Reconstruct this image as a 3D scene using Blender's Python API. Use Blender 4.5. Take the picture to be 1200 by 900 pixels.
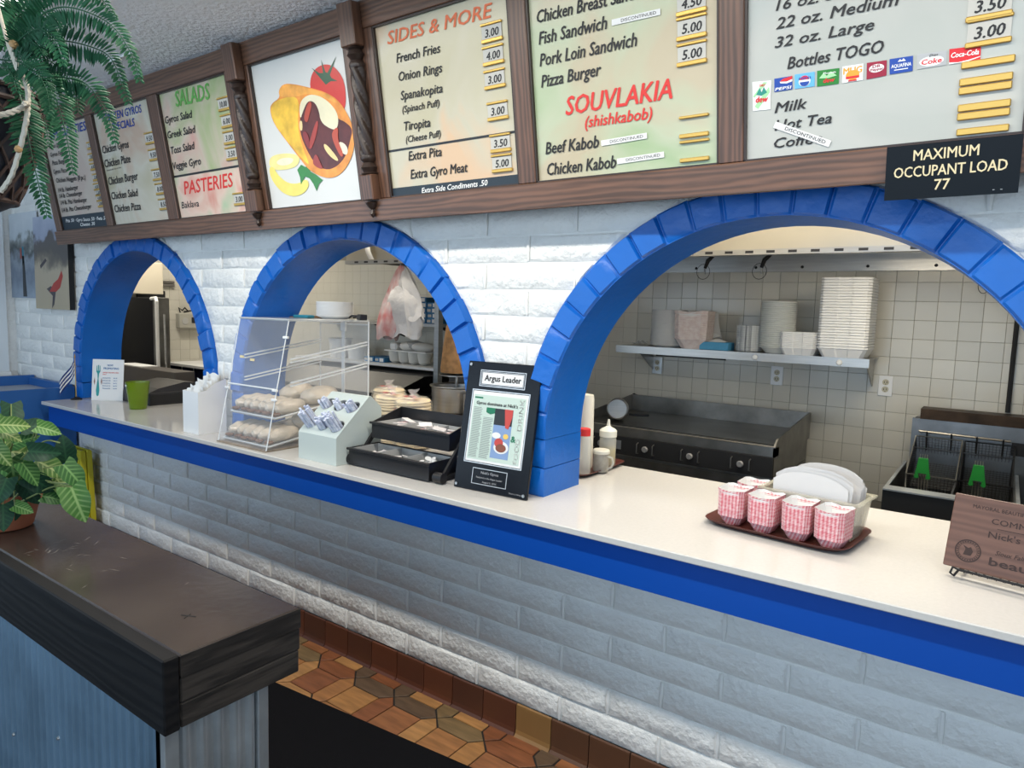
import bpy, bmesh, math, random
from mathutils import Vector, Matrix, Euler
for o in list(bpy.data.objects): bpy.data.objects.remove(o)
S = bpy.context.scene
COL = S.collection
PI = math.pi
sin, cos = math.sin, math.cos
random.seed(7)

# ------------------------------------------------------------------ camera
cam = bpy.data.cameras.new('camera'); camo = bpy.data.objects.new('camera', cam); COL.objects.link(camo)
yaw, pitch, roll = 0.6211, -0.1047, 0.0295
cf = Vector((-sin(yaw)*cos(pitch), cos(yaw)*cos(pitch), sin(pitch)))
cr0 = Vector((cos(yaw), sin(yaw), 0)); cu0 = cr0.cross(cf)
cr = cos(roll)*cr0 + sin(roll)*cu0; cu = -sin(roll)*cr0 + cos(roll)*cu0
camo.matrix_world = Matrix(((cr.x, cu.x, -cf.x, 2.2929), (cr.y, cu.y, -cf.y, -2.1583), (cr.z, cu.z, -cf.z, 1.6942), (0, 0, 0, 1)))
cam.sensor_width = 36; cam.lens = 806.08/1200*36; cam.clip_start = .02
S.camera = camo

# ------------------------------------------------------------------ world, lights, exposure
S.view_settings.view_transform = 'Standard'; S.view_settings.look = 'None'
S.view_settings.exposure = 0.35; S.view_settings.gamma = 1
w = bpy.data.worlds.new('world'); S.world = w; w.use_nodes = True
w.node_tree.nodes['Background'].inputs[0].default_value = (.62, .80, 1, 1)
w.node_tree.nodes['Background'].inputs[1].default_value = .55

def area(name, loc, rot, sx, sy, power, col):
    l = bpy.data.lights.new(name, 'AREA'); l.shape = 'RECTANGLE'; l.size = sx; l.size_y = sy; l.energy = power; l.color = col
    o = bpy.data.objects.new(name, l); o.location = loc; o.rotation_euler = rot; COL.objects.link(o); return o
# daylight through the shop windows behind and beside the counter hall
area('window_daylight', (0.3, -5.2, 1.7), (PI/2, 0, 0), 7.5, 2.2, 95, (.66, .83, 1))
area('window_daylight', (5.4, -2.6, 1.7), (PI/2, 0, PI/2), 3.6, 2.0, 12, (.70, .86, 1))
area('window_daylight', (-4.10, -4.1, 1.5), (PI/2, 0, -PI/2-.25), 2.4, 2.0, 42, (.58, .79, 1))
# ceiling fluorescent over the counter hall, then unseen kitchen lamps
area('fluorescent_and_fill', (1.1, -1.1, 2.79), (0, 0, 0), 4.3, .08, 55, (1, .94, .84))
area('fluorescent_and_fill', (1.7, .92, 2.80), (0, 0, 0), 1.6, .25, 34, (1, .91, .76))  # unseen kitchen lamp, added to brighten the dim tile wall
area('fluorescent_and_fill', (-1.0, 1.05, 2.80), (0, 0, 0), 1.2, .5, 15, (1, .90, .74))
area('fluorescent_and_fill', (-3.9, 1.1, 2.80), (0, 0, 0), .6, .6, 22, (1, .93, .80))
area('hood_fill_light', (1.9, 1.35, 2.10), (0, 0, 0), .5, .15, 5, (1, .88, .68))  # fill added under the hood lip to warm the tiles, no fitting modelled

# ------------------------------------------------------------------ helpers
class MB:
    def __init__(s): s.v = []; s.f = []
    def add(s, vs, fs):
        n = len(s.v); s.v += [tuple(p) for p in vs]; s.f += [tuple(i+n for i in q) for q in fs]; return s
    def hexa(s, p):            # p: 4 bottom then 4 top
        return s.add(p, [(3,2,1,0),(4,5,6,7),(0,1,5,4),(1,2,6,5),(2,3,7,6),(3,0,4,7)])
    def box(s, x0, x1, y0, y1, z0, z1):
        return s.hexa([(x0,y0,z0),(x1,y0,z0),(x1,y1,z0),(x0,y1,z0),(x0,y0,z1),(x1,y0,z1),(x1,y1,z1),(x0,y1,z1)])
    def cbox(s, x0, x1, y0, y1, z0, z1, c=.004):   # chamfered box
        xs=(x0,x1); ys=(y0,y1); zs=(z0,z1); v=[]; idx={}
        for i in (0,1):
            for j in (0,1):
                for k in (0,1):
                    sx=1-2*i; sy=1-2*j; sz=1-2*k; X=xs[i]; Y=ys[j]; Z=zs[k]
                    idx[i,j,k,0]=len(v); v.append((X, Y+sy*c, Z+sz*c))
                    idx[i,j,k,1]=len(v); v.append((X+sx*c, Y, Z+sz*c))
                    idx[i,j,k,2]=len(v); v.append((X+sx*c, Y+sy*c, Z))
        f=[]
        for i in (0,1): f.append([idx[i,0,0,0],idx[i,1,0,0],idx[i,1,1,0],idx[i,0,1,0]])
        for j in (0,1): f.append([idx[0,j,0,1],idx[1,j,0,1],idx[1,j,1,1],idx[0,j,1,1]])
        for k in (0,1): f.append([idx[0,0,k,2],idx[1,0,k,2],idx[1,1,k,2],idx[0,1,k,2]])
        for a in (0,1):
            for b in (0,1):
                f.append([idx[a,b,0,0],idx[a,b,1,0],idx[a,b,1,1],idx[a,b,0,1]])
                f.append([idx[a,0,b,0],idx[a,1,b,0],idx[a,1,b,2],idx[a,0,b,2]])
                f.append([idx[0,a,b,1],idx[1,a,b,1],idx[1,a,b,2],idx[0,a,b,2]])
                for c2 in (0,1): pass
        for i in (0,1):
            for j in (0,1):
                for k in (0,1): f.append([idx[i,j,k,0],idx[i,j,k,1],idx[i,j,k,2]])
        return s.add(v,f)
    def prism(s, pts, a, b, axis='y'):
        n=len(pts)
        def P(p,t): return {'y':(p[0],t,p[1]),'z':(p[0],p[1],t),'x':(t,p[0],p[1])}[axis]
        v=[P(p,a) for p in pts]+[P(p,b) for p in pts]
        f=[tuple(range(n)),tuple(range(2*n-1,n-1,-1))]+[(i,(i+1)%n,(i+1)%n+n,i+n) for i in range(n)]
        return s.add(v,f)
    def lathe(s, prof, n=20, c=(0,0,0), cap=True, sx=1, sy=1, power=2):
        v=[]; m=len(prof)
        for r,z in prof:
            for i in range(n):
                t=2*PI*i/n; ct,st=cos(t),sin(t)
                if power!=2:
                    ct=math.copysign(abs(ct)**(2/power),ct); st=math.copysign(abs(st)**(2/power),st)
                v.append((c[0]+r*sx*ct,c[1]+r*sy*st,c[2]+z))
        f=[(j*n+i,j*n+(i+1)%n,(j+1)*n+(i+1)%n,(j+1)*n+i) for j in range(m-1) for i in range(n)]
        if cap: f+= [tuple(range(n-1,-1,-1)), tuple((m-1)*n+i for i in range(n))]
        return s.add(v,f)
    def tube(s, pts, r, n=8, closed=False):
        P=[Vector(p) for p in pts]; m=len(P); v=[]
        R=r if isinstance(r,(list,tuple)) else [r]*m
        up=None
        for k in range(m):
            a=P[k-1] if (k>0 or closed) else P[k]; b=P[(k+1)%m] if (k<m-1 or closed) else P[k]
            t=(b-a).normalized()
            if up is None:
                up=Vector((0,0,1)) if abs(t.z)<.9 else Vector((1,0,0))
            sd=t.cross(up)
            if sd.length<1e-5: sd=t.cross(Vector((.3,.9,.1)))
            sd.normalize(); up=sd.cross(t).normalized()
            for i in range(n):
                an=2*PI*i/n; v.append(P[k]+R[k]*(cos(an)*sd+sin(an)*up))
        q=m if closed else m-1
        f=[(k*n+i,k*n+(i+1)%n,((k+1)%m)*n+(i+1)%n,((k+1)%m)*n+i) for k in range(q) for i in range(n)]
        if not closed: f+=[tuple(range(n-1,-1,-1)),tuple((m-1)*n+i for i in range(n))]
        return s.add(v,f)
    def grid(s, fn, nu, nv):
        v=[fn(i/nu,j/nv) for j in range(nv+1) for i in range(nu+1)]
        return s.add(v,[(j*(nu+1)+i,j*(nu+1)+i+1,(j+1)*(nu+1)+i+1,(j+1)*(nu+1)+i) for j in range(nv) for i in range(nu)])
    def xf(s, M):
        s.v=[tuple(M@Vector(p)) for p in s.v]; return s
    def mesh(s, name, mat, smooth=False, fix=True):
        me=bpy.data.meshes.new(name); me.from_pydata(s.v,[],s.f); me.update()
        if fix:
            b=bmesh.new(); b.from_mesh(me); bmesh.ops.recalc_face_normals(b,faces=b.faces); b.to_mesh(me); b.free()
        if mat: me.materials.append(mat)
        if smooth:
            me.polygons.foreach_set('use_smooth',[True]*len(me.polygons))
            try: me.set_sharp_from_angle(angle=math.radians(38))
            except Exception: pass
        return me

def link(name, me, parent=None, loc=None, rot=None, scale=None):
    o=bpy.data.objects.new(name,me); COL.objects.link(o)
    if parent: o.parent=parent
    if loc is not None: o.location=loc
    if rot is not None: o.rotation_euler=rot
    if scale is not None: o.scale=scale
    return o
def part(name, mb, mat, parent, smooth=False, label=None, **k):
    o=link(name, mb.mesh(name,mat,smooth), parent, **k)
    if label: o['label']=label
    return o
def stuffpart(*a,**k):
    o=part(*a,**k); o['kind']='stuff'; return o
def tag(o,label,cat,group=None):
    o['label']=label; o['category']=cat
    if group: o['group']=group
    return o
def thing(name,label,cat,loc=(0,0,0),rz=0,group=None,rx=0,ry=0):
    o=bpy.data.objects.new(name,None); COL.objects.link(o); o.empty_display_size=.05
    o.location=loc; o.rotation_euler=(rx,ry,rz); return tag(o,label,cat,group)
def single(name,mb,mat,label,cat,loc=(0,0,0),rz=0,group=None,smooth=False,rx=0,ry=0):
    o=link(name,mb.mesh(name,mat,smooth),None,loc,(rx,ry,rz)); return tag(o,label,cat,group)
def struct(name,mb,mat,parent=None,smooth=False):
    o=link(name,mb.mesh(name,mat,smooth),parent); 
    if not parent: o['kind']='structure'
    return o

# ------------------------------------------------------------------ materials
def nm(name):
    m=bpy.data.materials.new(name); m.use_nodes=True; nt=m.node_tree; return m,nt,nt.nodes['Principled BSDF'],nt.nodes.new,nt.links.new
def mat(name,col,rough=.5,metal=0,var=0.0,vs=8,bump=0,bs=60,rnd=0,scale=(1,1,1),alpha=1,trans=0,ior=1.45,coat=0,col2=None,bdist=.004,detail=4,spec=None,emit=None,estr=0,rot=(0,0,0)):
    m,nt,b,N,L=nm(name)
    b.inputs['Base Color'].default_value=(*col,1); b.inputs['Roughness'].default_value=rough; b.inputs['Metallic'].default_value=metal
    b.inputs['Alpha'].default_value=alpha; b.inputs['Transmission Weight'].default_value=trans; b.inputs['IOR'].default_value=ior
    b.inputs['Coat Weight'].default_value=coat
    if spec is not None: b.inputs['Specular IOR Level'].default_value=spec
    if emit: b.inputs['Emission Color'].default_value=(*emit,1); b.inputs['Emission Strength'].default_value=estr
    tc=N('ShaderNodeTexCoord'); mp=N('ShaderNodeMapping'); mp.inputs['Scale'].default_value=scale; mp.inputs['Rotation'].default_value=rot; L(tc.outputs['Object'],mp.inputs[0])
    src=mp.outputs[0]
    if var or col2:
        n=N('ShaderNodeTexNoise'); n.inputs['Scale'].default_value=vs; n.inputs['Detail'].default_value=detail; L(src,n.inputs['Vector'])
        mx=N('ShaderNodeMix'); mx.data_type='RGBA'
        c2=col2 or tuple(max(0,c*(1-var)) for c in col)
        c1=col if col2 else tuple(min(1,c*(1+var*.6)) for c in col)
        mx.inputs['A'].default_value=(*c1,1); mx.inputs['B'].default_value=(*c2,1)
        rp=N('ShaderNodeMapRange'); rp.inputs['From Min'].default_value=.32; rp.inputs['From Max'].default_value=.68
        L(n.outputs['Fac'],rp.inputs['Value']); L(rp.outputs[0],mx.inputs['Factor'])
        out=mx.outputs['Result']
        if rnd: out=rndmul(nt,out,rnd)
        L(out,b.inputs['Base Color'])
    elif rnd:
        rg=N('ShaderNodeRGB'); rg.outputs[0].default_value=(*col,1); L(rndmul(nt,rg.outputs[0],rnd),b.inputs['Base Color'])
    if bump:
        n=N('ShaderNodeTexNoise'); n.inputs['Scale'].default_value=bs; n.inputs['Detail'].default_value=5; L(src,n.inputs['Vector'])
        bp=N('ShaderNodeBump'); bp.inputs['Strength'].default_value=bump; bp.inputs['Distance'].default_value=bdist
        L(n.outputs['Fac'],bp.inputs['Height']); L(bp.outputs[0],b.inputs['Normal'])
    return m
def rndmul(nt,sock,amt):
    oi=nt.nodes.new('ShaderNodeObjectInfo'); mr=nt.nodes.new('ShaderNodeMapRange'); mr.inputs['To Min'].default_value=1-amt; mr.inputs['To Max'].default_value=1+amt*.4
    nt.links.new(oi.outputs['Random'],mr.inputs['Value'])
    v=nt.nodes.new('ShaderNodeVectorMath'); v.operation='SCALE'; nt.links.new(sock,v.inputs[0]); nt.links.new(mr.outputs[0],v.inputs['Scale']); return v.outputs[0]
def woodmat(name,c1,c2,rough=.4,axis='x',sc=6,bump=.15,rnd=0,spec=.5):
    m,nt,b,N,L=nm(name)
    tc=N('ShaderNodeTexCoord'); mp=N('ShaderNodeMapping'); s={'x':(.12,1,1),'z':(1,1,.12),'y':(1,.12,1)}[axis]; mp.inputs['Scale'].default_value=s; L(tc.outputs['Object'],mp.inputs[0])
    n=N('ShaderNodeTexNoise'); n.inputs['Scale'].default_value=sc*2; n.inputs['Detail'].default_value=8; n.inputs['Distortion'].default_value=.7; L(mp.outputs[0],n.inputs['Vector'])
    wv=N('ShaderNodeTexWave'); wv.inputs['Scale'].default_value=sc*1.6; wv.inputs['Distortion'].default_value=9; wv.inputs['Detail'].default_value=3; wv.bands_direction={'x':'Z','z':'X','y':'X'}[axis]; L(mp.outputs[0],wv.inputs['Vector'])
    ad=N('ShaderNodeMath'); ad.operation='MULTIPLY_ADD'; ad.inputs[1].default_value=.45; L(wv.outputs['Fac'],ad.inputs[0]); L(n.outputs['Fac'],ad.inputs[2])
    rp=N('ShaderNodeMapRange'); rp.inputs['From Min'].default_value=.4; rp.inputs['From Max'].default_value=1.0; L(ad.outputs[0],rp.inputs['Value'])
    mx=N('ShaderNodeMix'); mx.data_type='RGBA'; mx.inputs['A'].default_value=(*c1,1); mx.inputs['B'].default_value=(*c2,1); L(rp.outputs[0],mx.inputs['Factor'])
    out=mx.outputs['Result']
    if rnd: out=rndmul(nt,out,rnd)
    L(out,b.inputs['Base Color'])
    b.inputs['Roughness'].default_value=rough; b.inputs['Specular IOR Level'].default_value=spec
    bp=N('ShaderNodeBump'); bp.inputs['Strength'].default_value=bump; bp.inputs['Distance'].default_value=.002; L(ad.outputs[0],bp.inputs['Height']); L(bp.outputs[0],b.inputs['Normal'])
    return m
WB=mat('white_brick_paint',(.80,.80,.775),.5,var=.05,vs=3,bump=1,bs=32,bdist=.012)
MO=mat('white_mortar_paint',(.80,.80,.775),.6,bump=.4,bs=80,bdist=.003)
BL=mat('blue_gloss_paint',(.004,.118,.48),.36,var=.10,vs=4,bump=.45,bs=26,bdist=.006)
BLF=mat('blue_flat_paint',(.003,.066,.37),.35,bump=.05,bs=40)
BLP=mat('blue_wall_paint',(.022,.115,.36),.45,bump=.06,bs=40)
QZ=mat('white_quartz',(.59,.572,.54),.09,var=.03,vs=90)
TILE=mat('cream_wall_tile',(.60,.575,.50),.16,var=.06,vs=2,rnd=.10,bump=.05,bs=30)
GROUT=mat('grey_grout',(.27,.25,.21),.9)
GROUTB=mat('black_grout',(.022,.02,.018),.9)
CEIL=mat('textured_ceiling',(.87,.88,.90),.9,bump=.9,bs=45,bdist=.012)
WOOD=woodmat('oak_stain',(.175,.085,.050),(.075,.038,.023),.36,'x',11)
WOODV=woodmat('oak_stain_upright',(.155,.075,.045),(.065,.033,.021),.36,'z',11)
POSTM=mat('dark_stain',(.035,.022,.017),.35,bump=.1,bs=60)
STEEL=mat('stainless_steel',(.42,.41,.39),.36,1,var=.10,vs=5,scale=(1,1,14))
STEELD=mat('greasy_steel',(.27,.26,.24),.38,1,var=.35,vs=6)
BLACK=mat('black_plastic',(.012,.012,.014),.35)
BLACKM=mat('black_matte',(.010,.010,.011),.7)
GREASE=mat('burnt_grease',(.016,.014,.012),.8,bump=.8,bs=60,bdist=.006)
WHITE=mat('white_plastic',(.78,.78,.77),.4)
FOAM=mat('white_foam',(.82,.82,.81),.55,bump=.05,bs=120)
PAPER=mat('white_paper',(.72,.72,.71),.75)
KRAFT=mat('thin_paper',(.78,.77,.74),.7,bump=.2,bs=25,bdist=.01)
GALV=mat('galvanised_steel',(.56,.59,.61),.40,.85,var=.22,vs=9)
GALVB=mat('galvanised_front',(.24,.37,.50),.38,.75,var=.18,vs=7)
BARK=mat('dark_stained_top',(.026,.018,.015),.24,col2=(.050,.037,.030),vs=5,bump=.12,bs=40)
BARKF=woodmat('dark_stained_board',(.012,.011,.011),(.006,.006,.007),.6,'x',9,.5,0,.12)
BARKE=woodmat('dark_end_grain',(.042,.035,.030),(.014,.012,.011),.6,'y',20,.7,0,.2)
GOLD=mat('brass_rail',(.62,.39,.10),.35,.6)
ACR=mat('clear_acrylic',(.85,.90,.96),.04,trans=.0,alpha=.075,spec=.5)
ACRE=mat('acrylic_edge',(.80,.83,.85),.25,alpha=.75)
ROPE=mat('cotton_rope',(.60,.54,.44),.9,bump=.6,bs=150)
TERRA=mat('terracotta',(.36,.12,.06),.7,var=.1)
def flat(name,col,rough=.6): return mat(name,col,rough)
INK=flat('black_ink',(.018,.018,.02)); REDI=flat('red_ink',(.62,.035,.03)); ORI=flat('orange_ink',(.72,.17,.07)); GRI=flat('green_ink',(.11,.36,.07)); BLI=flat('blue_ink',(.012,.05,.28)); WHI=flat('white_ink',(.8,.8,.78)); CRI=flat('cream_ink',(.68,.58,.36)); GRYI=flat('grey_ink',(.33,.33,.34)); TEAL=flat('teal_ink',(.02,.27,.27)); BRI=flat('burnt_ink',(.035,.016,.012))
INKS={'k':INK,'r':REDI,'o':ORI,'g':GRI,'b':BLI,'w':WHI,'c':CRI,'y':GRYI}

# ------------------------------------------------------------------ text
_font={}
def textmesh(body,bold=.012,shear=0.0):
    cu=bpy.data.curves.new('t','FONT'); cu.body=body; cu.size=1; cu.offset=bold; cu.shear=shear; cu.resolution_u=2; cu.fill_mode='FRONT'
    o=bpy.data.objects.new('t',cu); me=bpy.data.meshes.new_from_object(o)
    bpy.data.objects.remove(o); bpy.data.curves.remove(cu); return me
def textgeo(mb,body,x0,x1,z,h,y=0,z1=None,bold=.012,shear=0.0,capfit=.73,fitw=True,center=False):
    """writes text into mb in the local xz plane, facing -y, baseline from (x0,z) to (x1,z1), capital height h"""
    key=(body,shear)
    if key not in _font:
        me=textmesh(body,0,shear); vs=[(v.co.x,v.co.y) for v in me.vertices]; fs=[tuple(p.vertices) for p in me.polygons]; bpy.data.meshes.remove(me); _font[key]=(vs,fs)
    vs,fs=_font[key]
    if not vs: return
    a=min(v[0] for v in vs); b=max(v[0] for v in vs)
    if fitw: sx=(x1-x0)/(b-a)
    else:
        sx=h/capfit*.82
        if center: x0=(x0+x1)/2-sx*(b-a)/2
        x1=x0+sx*(b-a)
    sz=h/capfit; dz=((z if z1 is None else z1)-z)/(x1-x0)
    k=min(3,bold/.012)*.011*sz
    for q,(ox,oz) in enumerate([(0,0)] if bold<=0 else [(-k,0),(k,0),(0,k*.7),(0,-k*.7)]):
        mb.add([(x0+(p[0]-a)*sx+ox,y-q*.00004,z+p[1]*sz+(p[0]-a)*sx*dz+oz) for p in vs],fs)
def flatpoly(mb,pts,y): mb.add([(p[0],y,p[1]) for p in pts],[tuple(range(len(pts)))])

# ---- measured layout tables (metres)
TEXTS=[
(7, 'k', '16 oz. Small', 1.719, 0.465, 1.942, 0.461, 0.0264),
(7, 'k', '22 oz. Medium', 1.72, 0.42, 2.008, 0.418, 0.0285),
(7, 'k', '32 oz. Large', 1.718, 0.374, 1.957, 0.373, 0.0276),
(7, 'k', 'Bottles TOGO', 1.752, 0.316, 1.981, 0.317, 0.0301),
(7, 'k', 'Milk', 1.721, 0.209, 1.804, 0.21, 0.0275),
(7, 'k', 'Hot Tea', 1.722, 0.163, 1.867, 0.165, 0.0278),
(7, 'k', 'Coffee', 1.721, 0.117, 1.845, 0.118, 0.0269),
(6, 'k', 'Chicken Breast Sandwich', 0.965, 0.586, 1.388, 0.58, 0.0385),
(6, 'k', 'Fish Sandwich', 0.967, 0.521, 1.217, 0.52, 0.0391),
(6, 'k', 'Pork Loin Sandwich', 0.966, 0.455, 1.315, 0.454, 0.0397),
(6, 'k', 'Pizza Burger', 0.967, 0.39, 1.191, 0.392, 0.039),
(6, 'r', 'SOUVLAKIA', 1.056, 0.292, 1.424, 0.291, 0.0584),
(6, 'r', '(shishkabob)', 1.126, 0.245, 1.359, 0.242, 0.0355),
(6, 'k', 'Beef Kabob', 0.969, 0.179, 1.173, 0.179, 0.0396),
(6, 'k', 'Chicken Kabob', 0.971, 0.11, 1.232, 0.111, 0.0402),
(5, 'o', 'SIDES & MORE', 0.287, 0.647, 0.789, 0.641, 0.0465),
(5, 'k', 'French Fries', 0.323, 0.576, 0.544, 0.574, 0.033),
(5, 'k', 'Onion Rings', 0.325, 0.511, 0.545, 0.508, 0.0335),
(5, 'k', 'Spanakopita', 0.325, 0.444, 0.538, 0.44, 0.0329),
(5, 'k', '(Spinach Puff)', 0.327, 0.398, 0.517, 0.395, 0.0249),
(5, 'k', 'Tiropita', 0.328, 0.332, 0.462, 0.331, 0.0337),
(5, 'k', '(Cheese Puff)', 0.329, 0.288, 0.509, 0.289, 0.0248),
(5, 'k', 'Extra Pita', 0.333, 0.221, 0.505, 0.221, 0.0352),
(5, 'k', 'Extra Gyro Meat', 0.334, 0.152, 0.624, 0.153, 0.0358),
(5, 'w', 'Extra Side Condiments .50', 0.385, 0.088, 0.711, 0.092, 0.0255),
(3, 'g', 'SALADS', -1.238, 0.638, -0.925, 0.631, 0.075),
(3, 'k', 'Gyros Salad', -1.367, 0.572, -1.107, 0.57, 0.036),
(3, 'k', 'Greek Salad', -1.369, 0.499, -1.102, 0.498, 0.0365),
(3, 'k', 'Toss Salad', -1.363, 0.421, -1.135, 0.423, 0.037),
(3, 'k', 'Veggie Gyro', -1.372, 0.343, -1.104, 0.345, 0.0376),
(2, 'b', 'CHICKEN GYROS', -2.023, 0.665, -1.577, 0.658, 0.0412),
(2, 'b', 'SPECIALS', -1.932, 0.607, -1.674, 0.602, 0.0411),
(2, 'k', 'Chicken Gyros', -2.099, 0.5, -1.787, 0.501, 0.043),
(2, 'k', 'Chicken Plate', -2.108, 0.423, -1.8, 0.423, 0.0437),
(2, 'k', 'Served with rice or fries', -2.097, 0.401, -1.922, 0.402, 0.0081),
(2, 'k', 'Chicken Burger', -2.105, 0.323, -1.755, 0.326, 0.0445),
(1, 'b', 'SPECIALTIES', -2.739, 0.65, -2.233, 0.649, 0.0504),
(3, 'r', 'PASTERIES', -1.306, 0.211, -0.852, 0.217, 0.0685),
(3, 'k', 'Baklava', -1.359, 0.142, -1.191, 0.143, 0.0351),
(2, 'k', 'Chicken Salad', -2.106, 0.24, -1.789, 0.238, 0.0428),
(2, 'k', 'Chicken Pizza', -2.099, 0.165, -1.791, 0.163, 0.0433),
(1, 'k', 'Gyros Gold', -2.786, 0.601, -2.609, 0.595, 0.0264),
(1, 'k', 'Gyros Fish', -2.794, 0.552, -2.614, 0.546, 0.0267),
(1, 'k', 'Pizza Burger', -2.794, 0.5, -2.588, 0.497, 0.0284),
(1, 'k', 'Gyros Pizza', -2.804, 0.447, -2.617, 0.442, 0.0287),
(1, 'k', 'Chicken Nuggets (8 pc.)', -2.795, 0.392, -2.385, 0.379, 0.029),
(1, 'k', '1/4 lb. Hamburger', -2.796, 0.33, -2.51, 0.33, 0.0293),
(1, 'k', '1/4 lb. Cheeseburger', -2.8, 0.294, -2.47, 0.293, 0.028),
(1, 'k', '1/4 lb. Pita Hamburger', -2.802, 0.253, -2.426, 0.249, 0.0282),
(1, 'k', '1/4 lb. Pita Cheeseburger', -2.809, 0.205, -2.385, 0.207, 0.0284),
(1, 'w', 'Pita .50 · Gyro Sauce .50 · Feta .50', -2.785, 0.141, -2.218, 0.13, 0.0213),
(1, 'w', 'Cheese .30', -2.589, 0.107, -2.388, 0.105, 0.0209),
]
HOLD=[
(5, '3.00', 0.78, 0.595),(5, '4.00', 0.779, 0.523),(5, '3.00', 0.778, 0.447),(5, '3.00', 0.781, 0.343),(5, '3.50', 0.783, 0.236),(5, '5.00', 0.783, 0.168),(6, '4.50', 1.486, 0.536),(6, '5.00', 1.486, 0.471),(6, '5.00', 1.486, 0.402),(6, '', 1.491, 0.204),(6, '', 1.492, 0.135),(7, '3.50', 2.195, 0.379),(7, '3.00', 2.198, 0.323),(7, 'bar', 2.201, 0.256),(7, 'bar2', 2.2, 0.209),(7, 'bar2', 2.201, 0.151),(7, 'bar', 2.202, 0.106),(3, '10.00', -0.828, 0.593),(3, '6.00', -0.824, 0.516),(3, '3.00', -0.826, 0.441),(3, '3.50', -0.828, 0.368),(3, '3.00', -0.826, 0.155),(2, '9.50', -1.551, 0.522),(2, '9.50', -1.544, 0.436),(2, '7.50', -1.547, 0.333),(2, '8.00', -1.541, 0.258),(2, '8.50', -1.535, 0.176),(1, '7.50', -2.236, 0.56),(1, '7.00', -2.249, 0.496),(1, '6.00', -2.251, 0.441),(1, '5.00', -2.247, 0.379),(1, '4.50', -2.261, 0.325),(1, '5.00', -2.257, 0.291),(1, '4.00', -2.256, 0.259),(1, '5.00', -2.257, 0.226),]
LOGO=[
('dew', [(1.659, 0.298), (1.71, 0.294), (1.709, 0.22), (1.662, 0.222)]),('pepsi', [(1.718, 0.297), (1.765, 0.297), (1.766, 0.263), (1.719, 0.263)]),('dpepsi', [(1.771, 0.299), (1.821, 0.298), (1.822, 0.262), (1.772, 0.263)]),('mtn', [(1.827, 0.299), (1.881, 0.297), (1.881, 0.259), (1.828, 0.26)]),('mug', [(1.888, 0.299), (1.937, 0.298), (1.938, 0.259), (1.889, 0.259)]),('drp', [(1.945, 0.298), (1.99, 0.297), (1.991, 0.261), (1.946, 0.259)]),('aqua', [(1.996, 0.298), (2.047, 0.297), (2.048, 0.262), (1.998, 0.262)]),('dcoke', [(2.055, 0.298), (2.117, 0.296), (2.118, 0.264), (2.057, 0.264)]),('coke', [(2.122, 0.298), (2.185, 0.295), (2.186, 0.264), (2.124, 0.264)]),]
TAPE=[(1.234, 0.533, 1.392, 0.531),(1.182, 0.19, 1.341, 0.195),(1.236, 0.129, 1.396, 0.134),(1.721, 0.179, 1.866, 0.112),]
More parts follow.
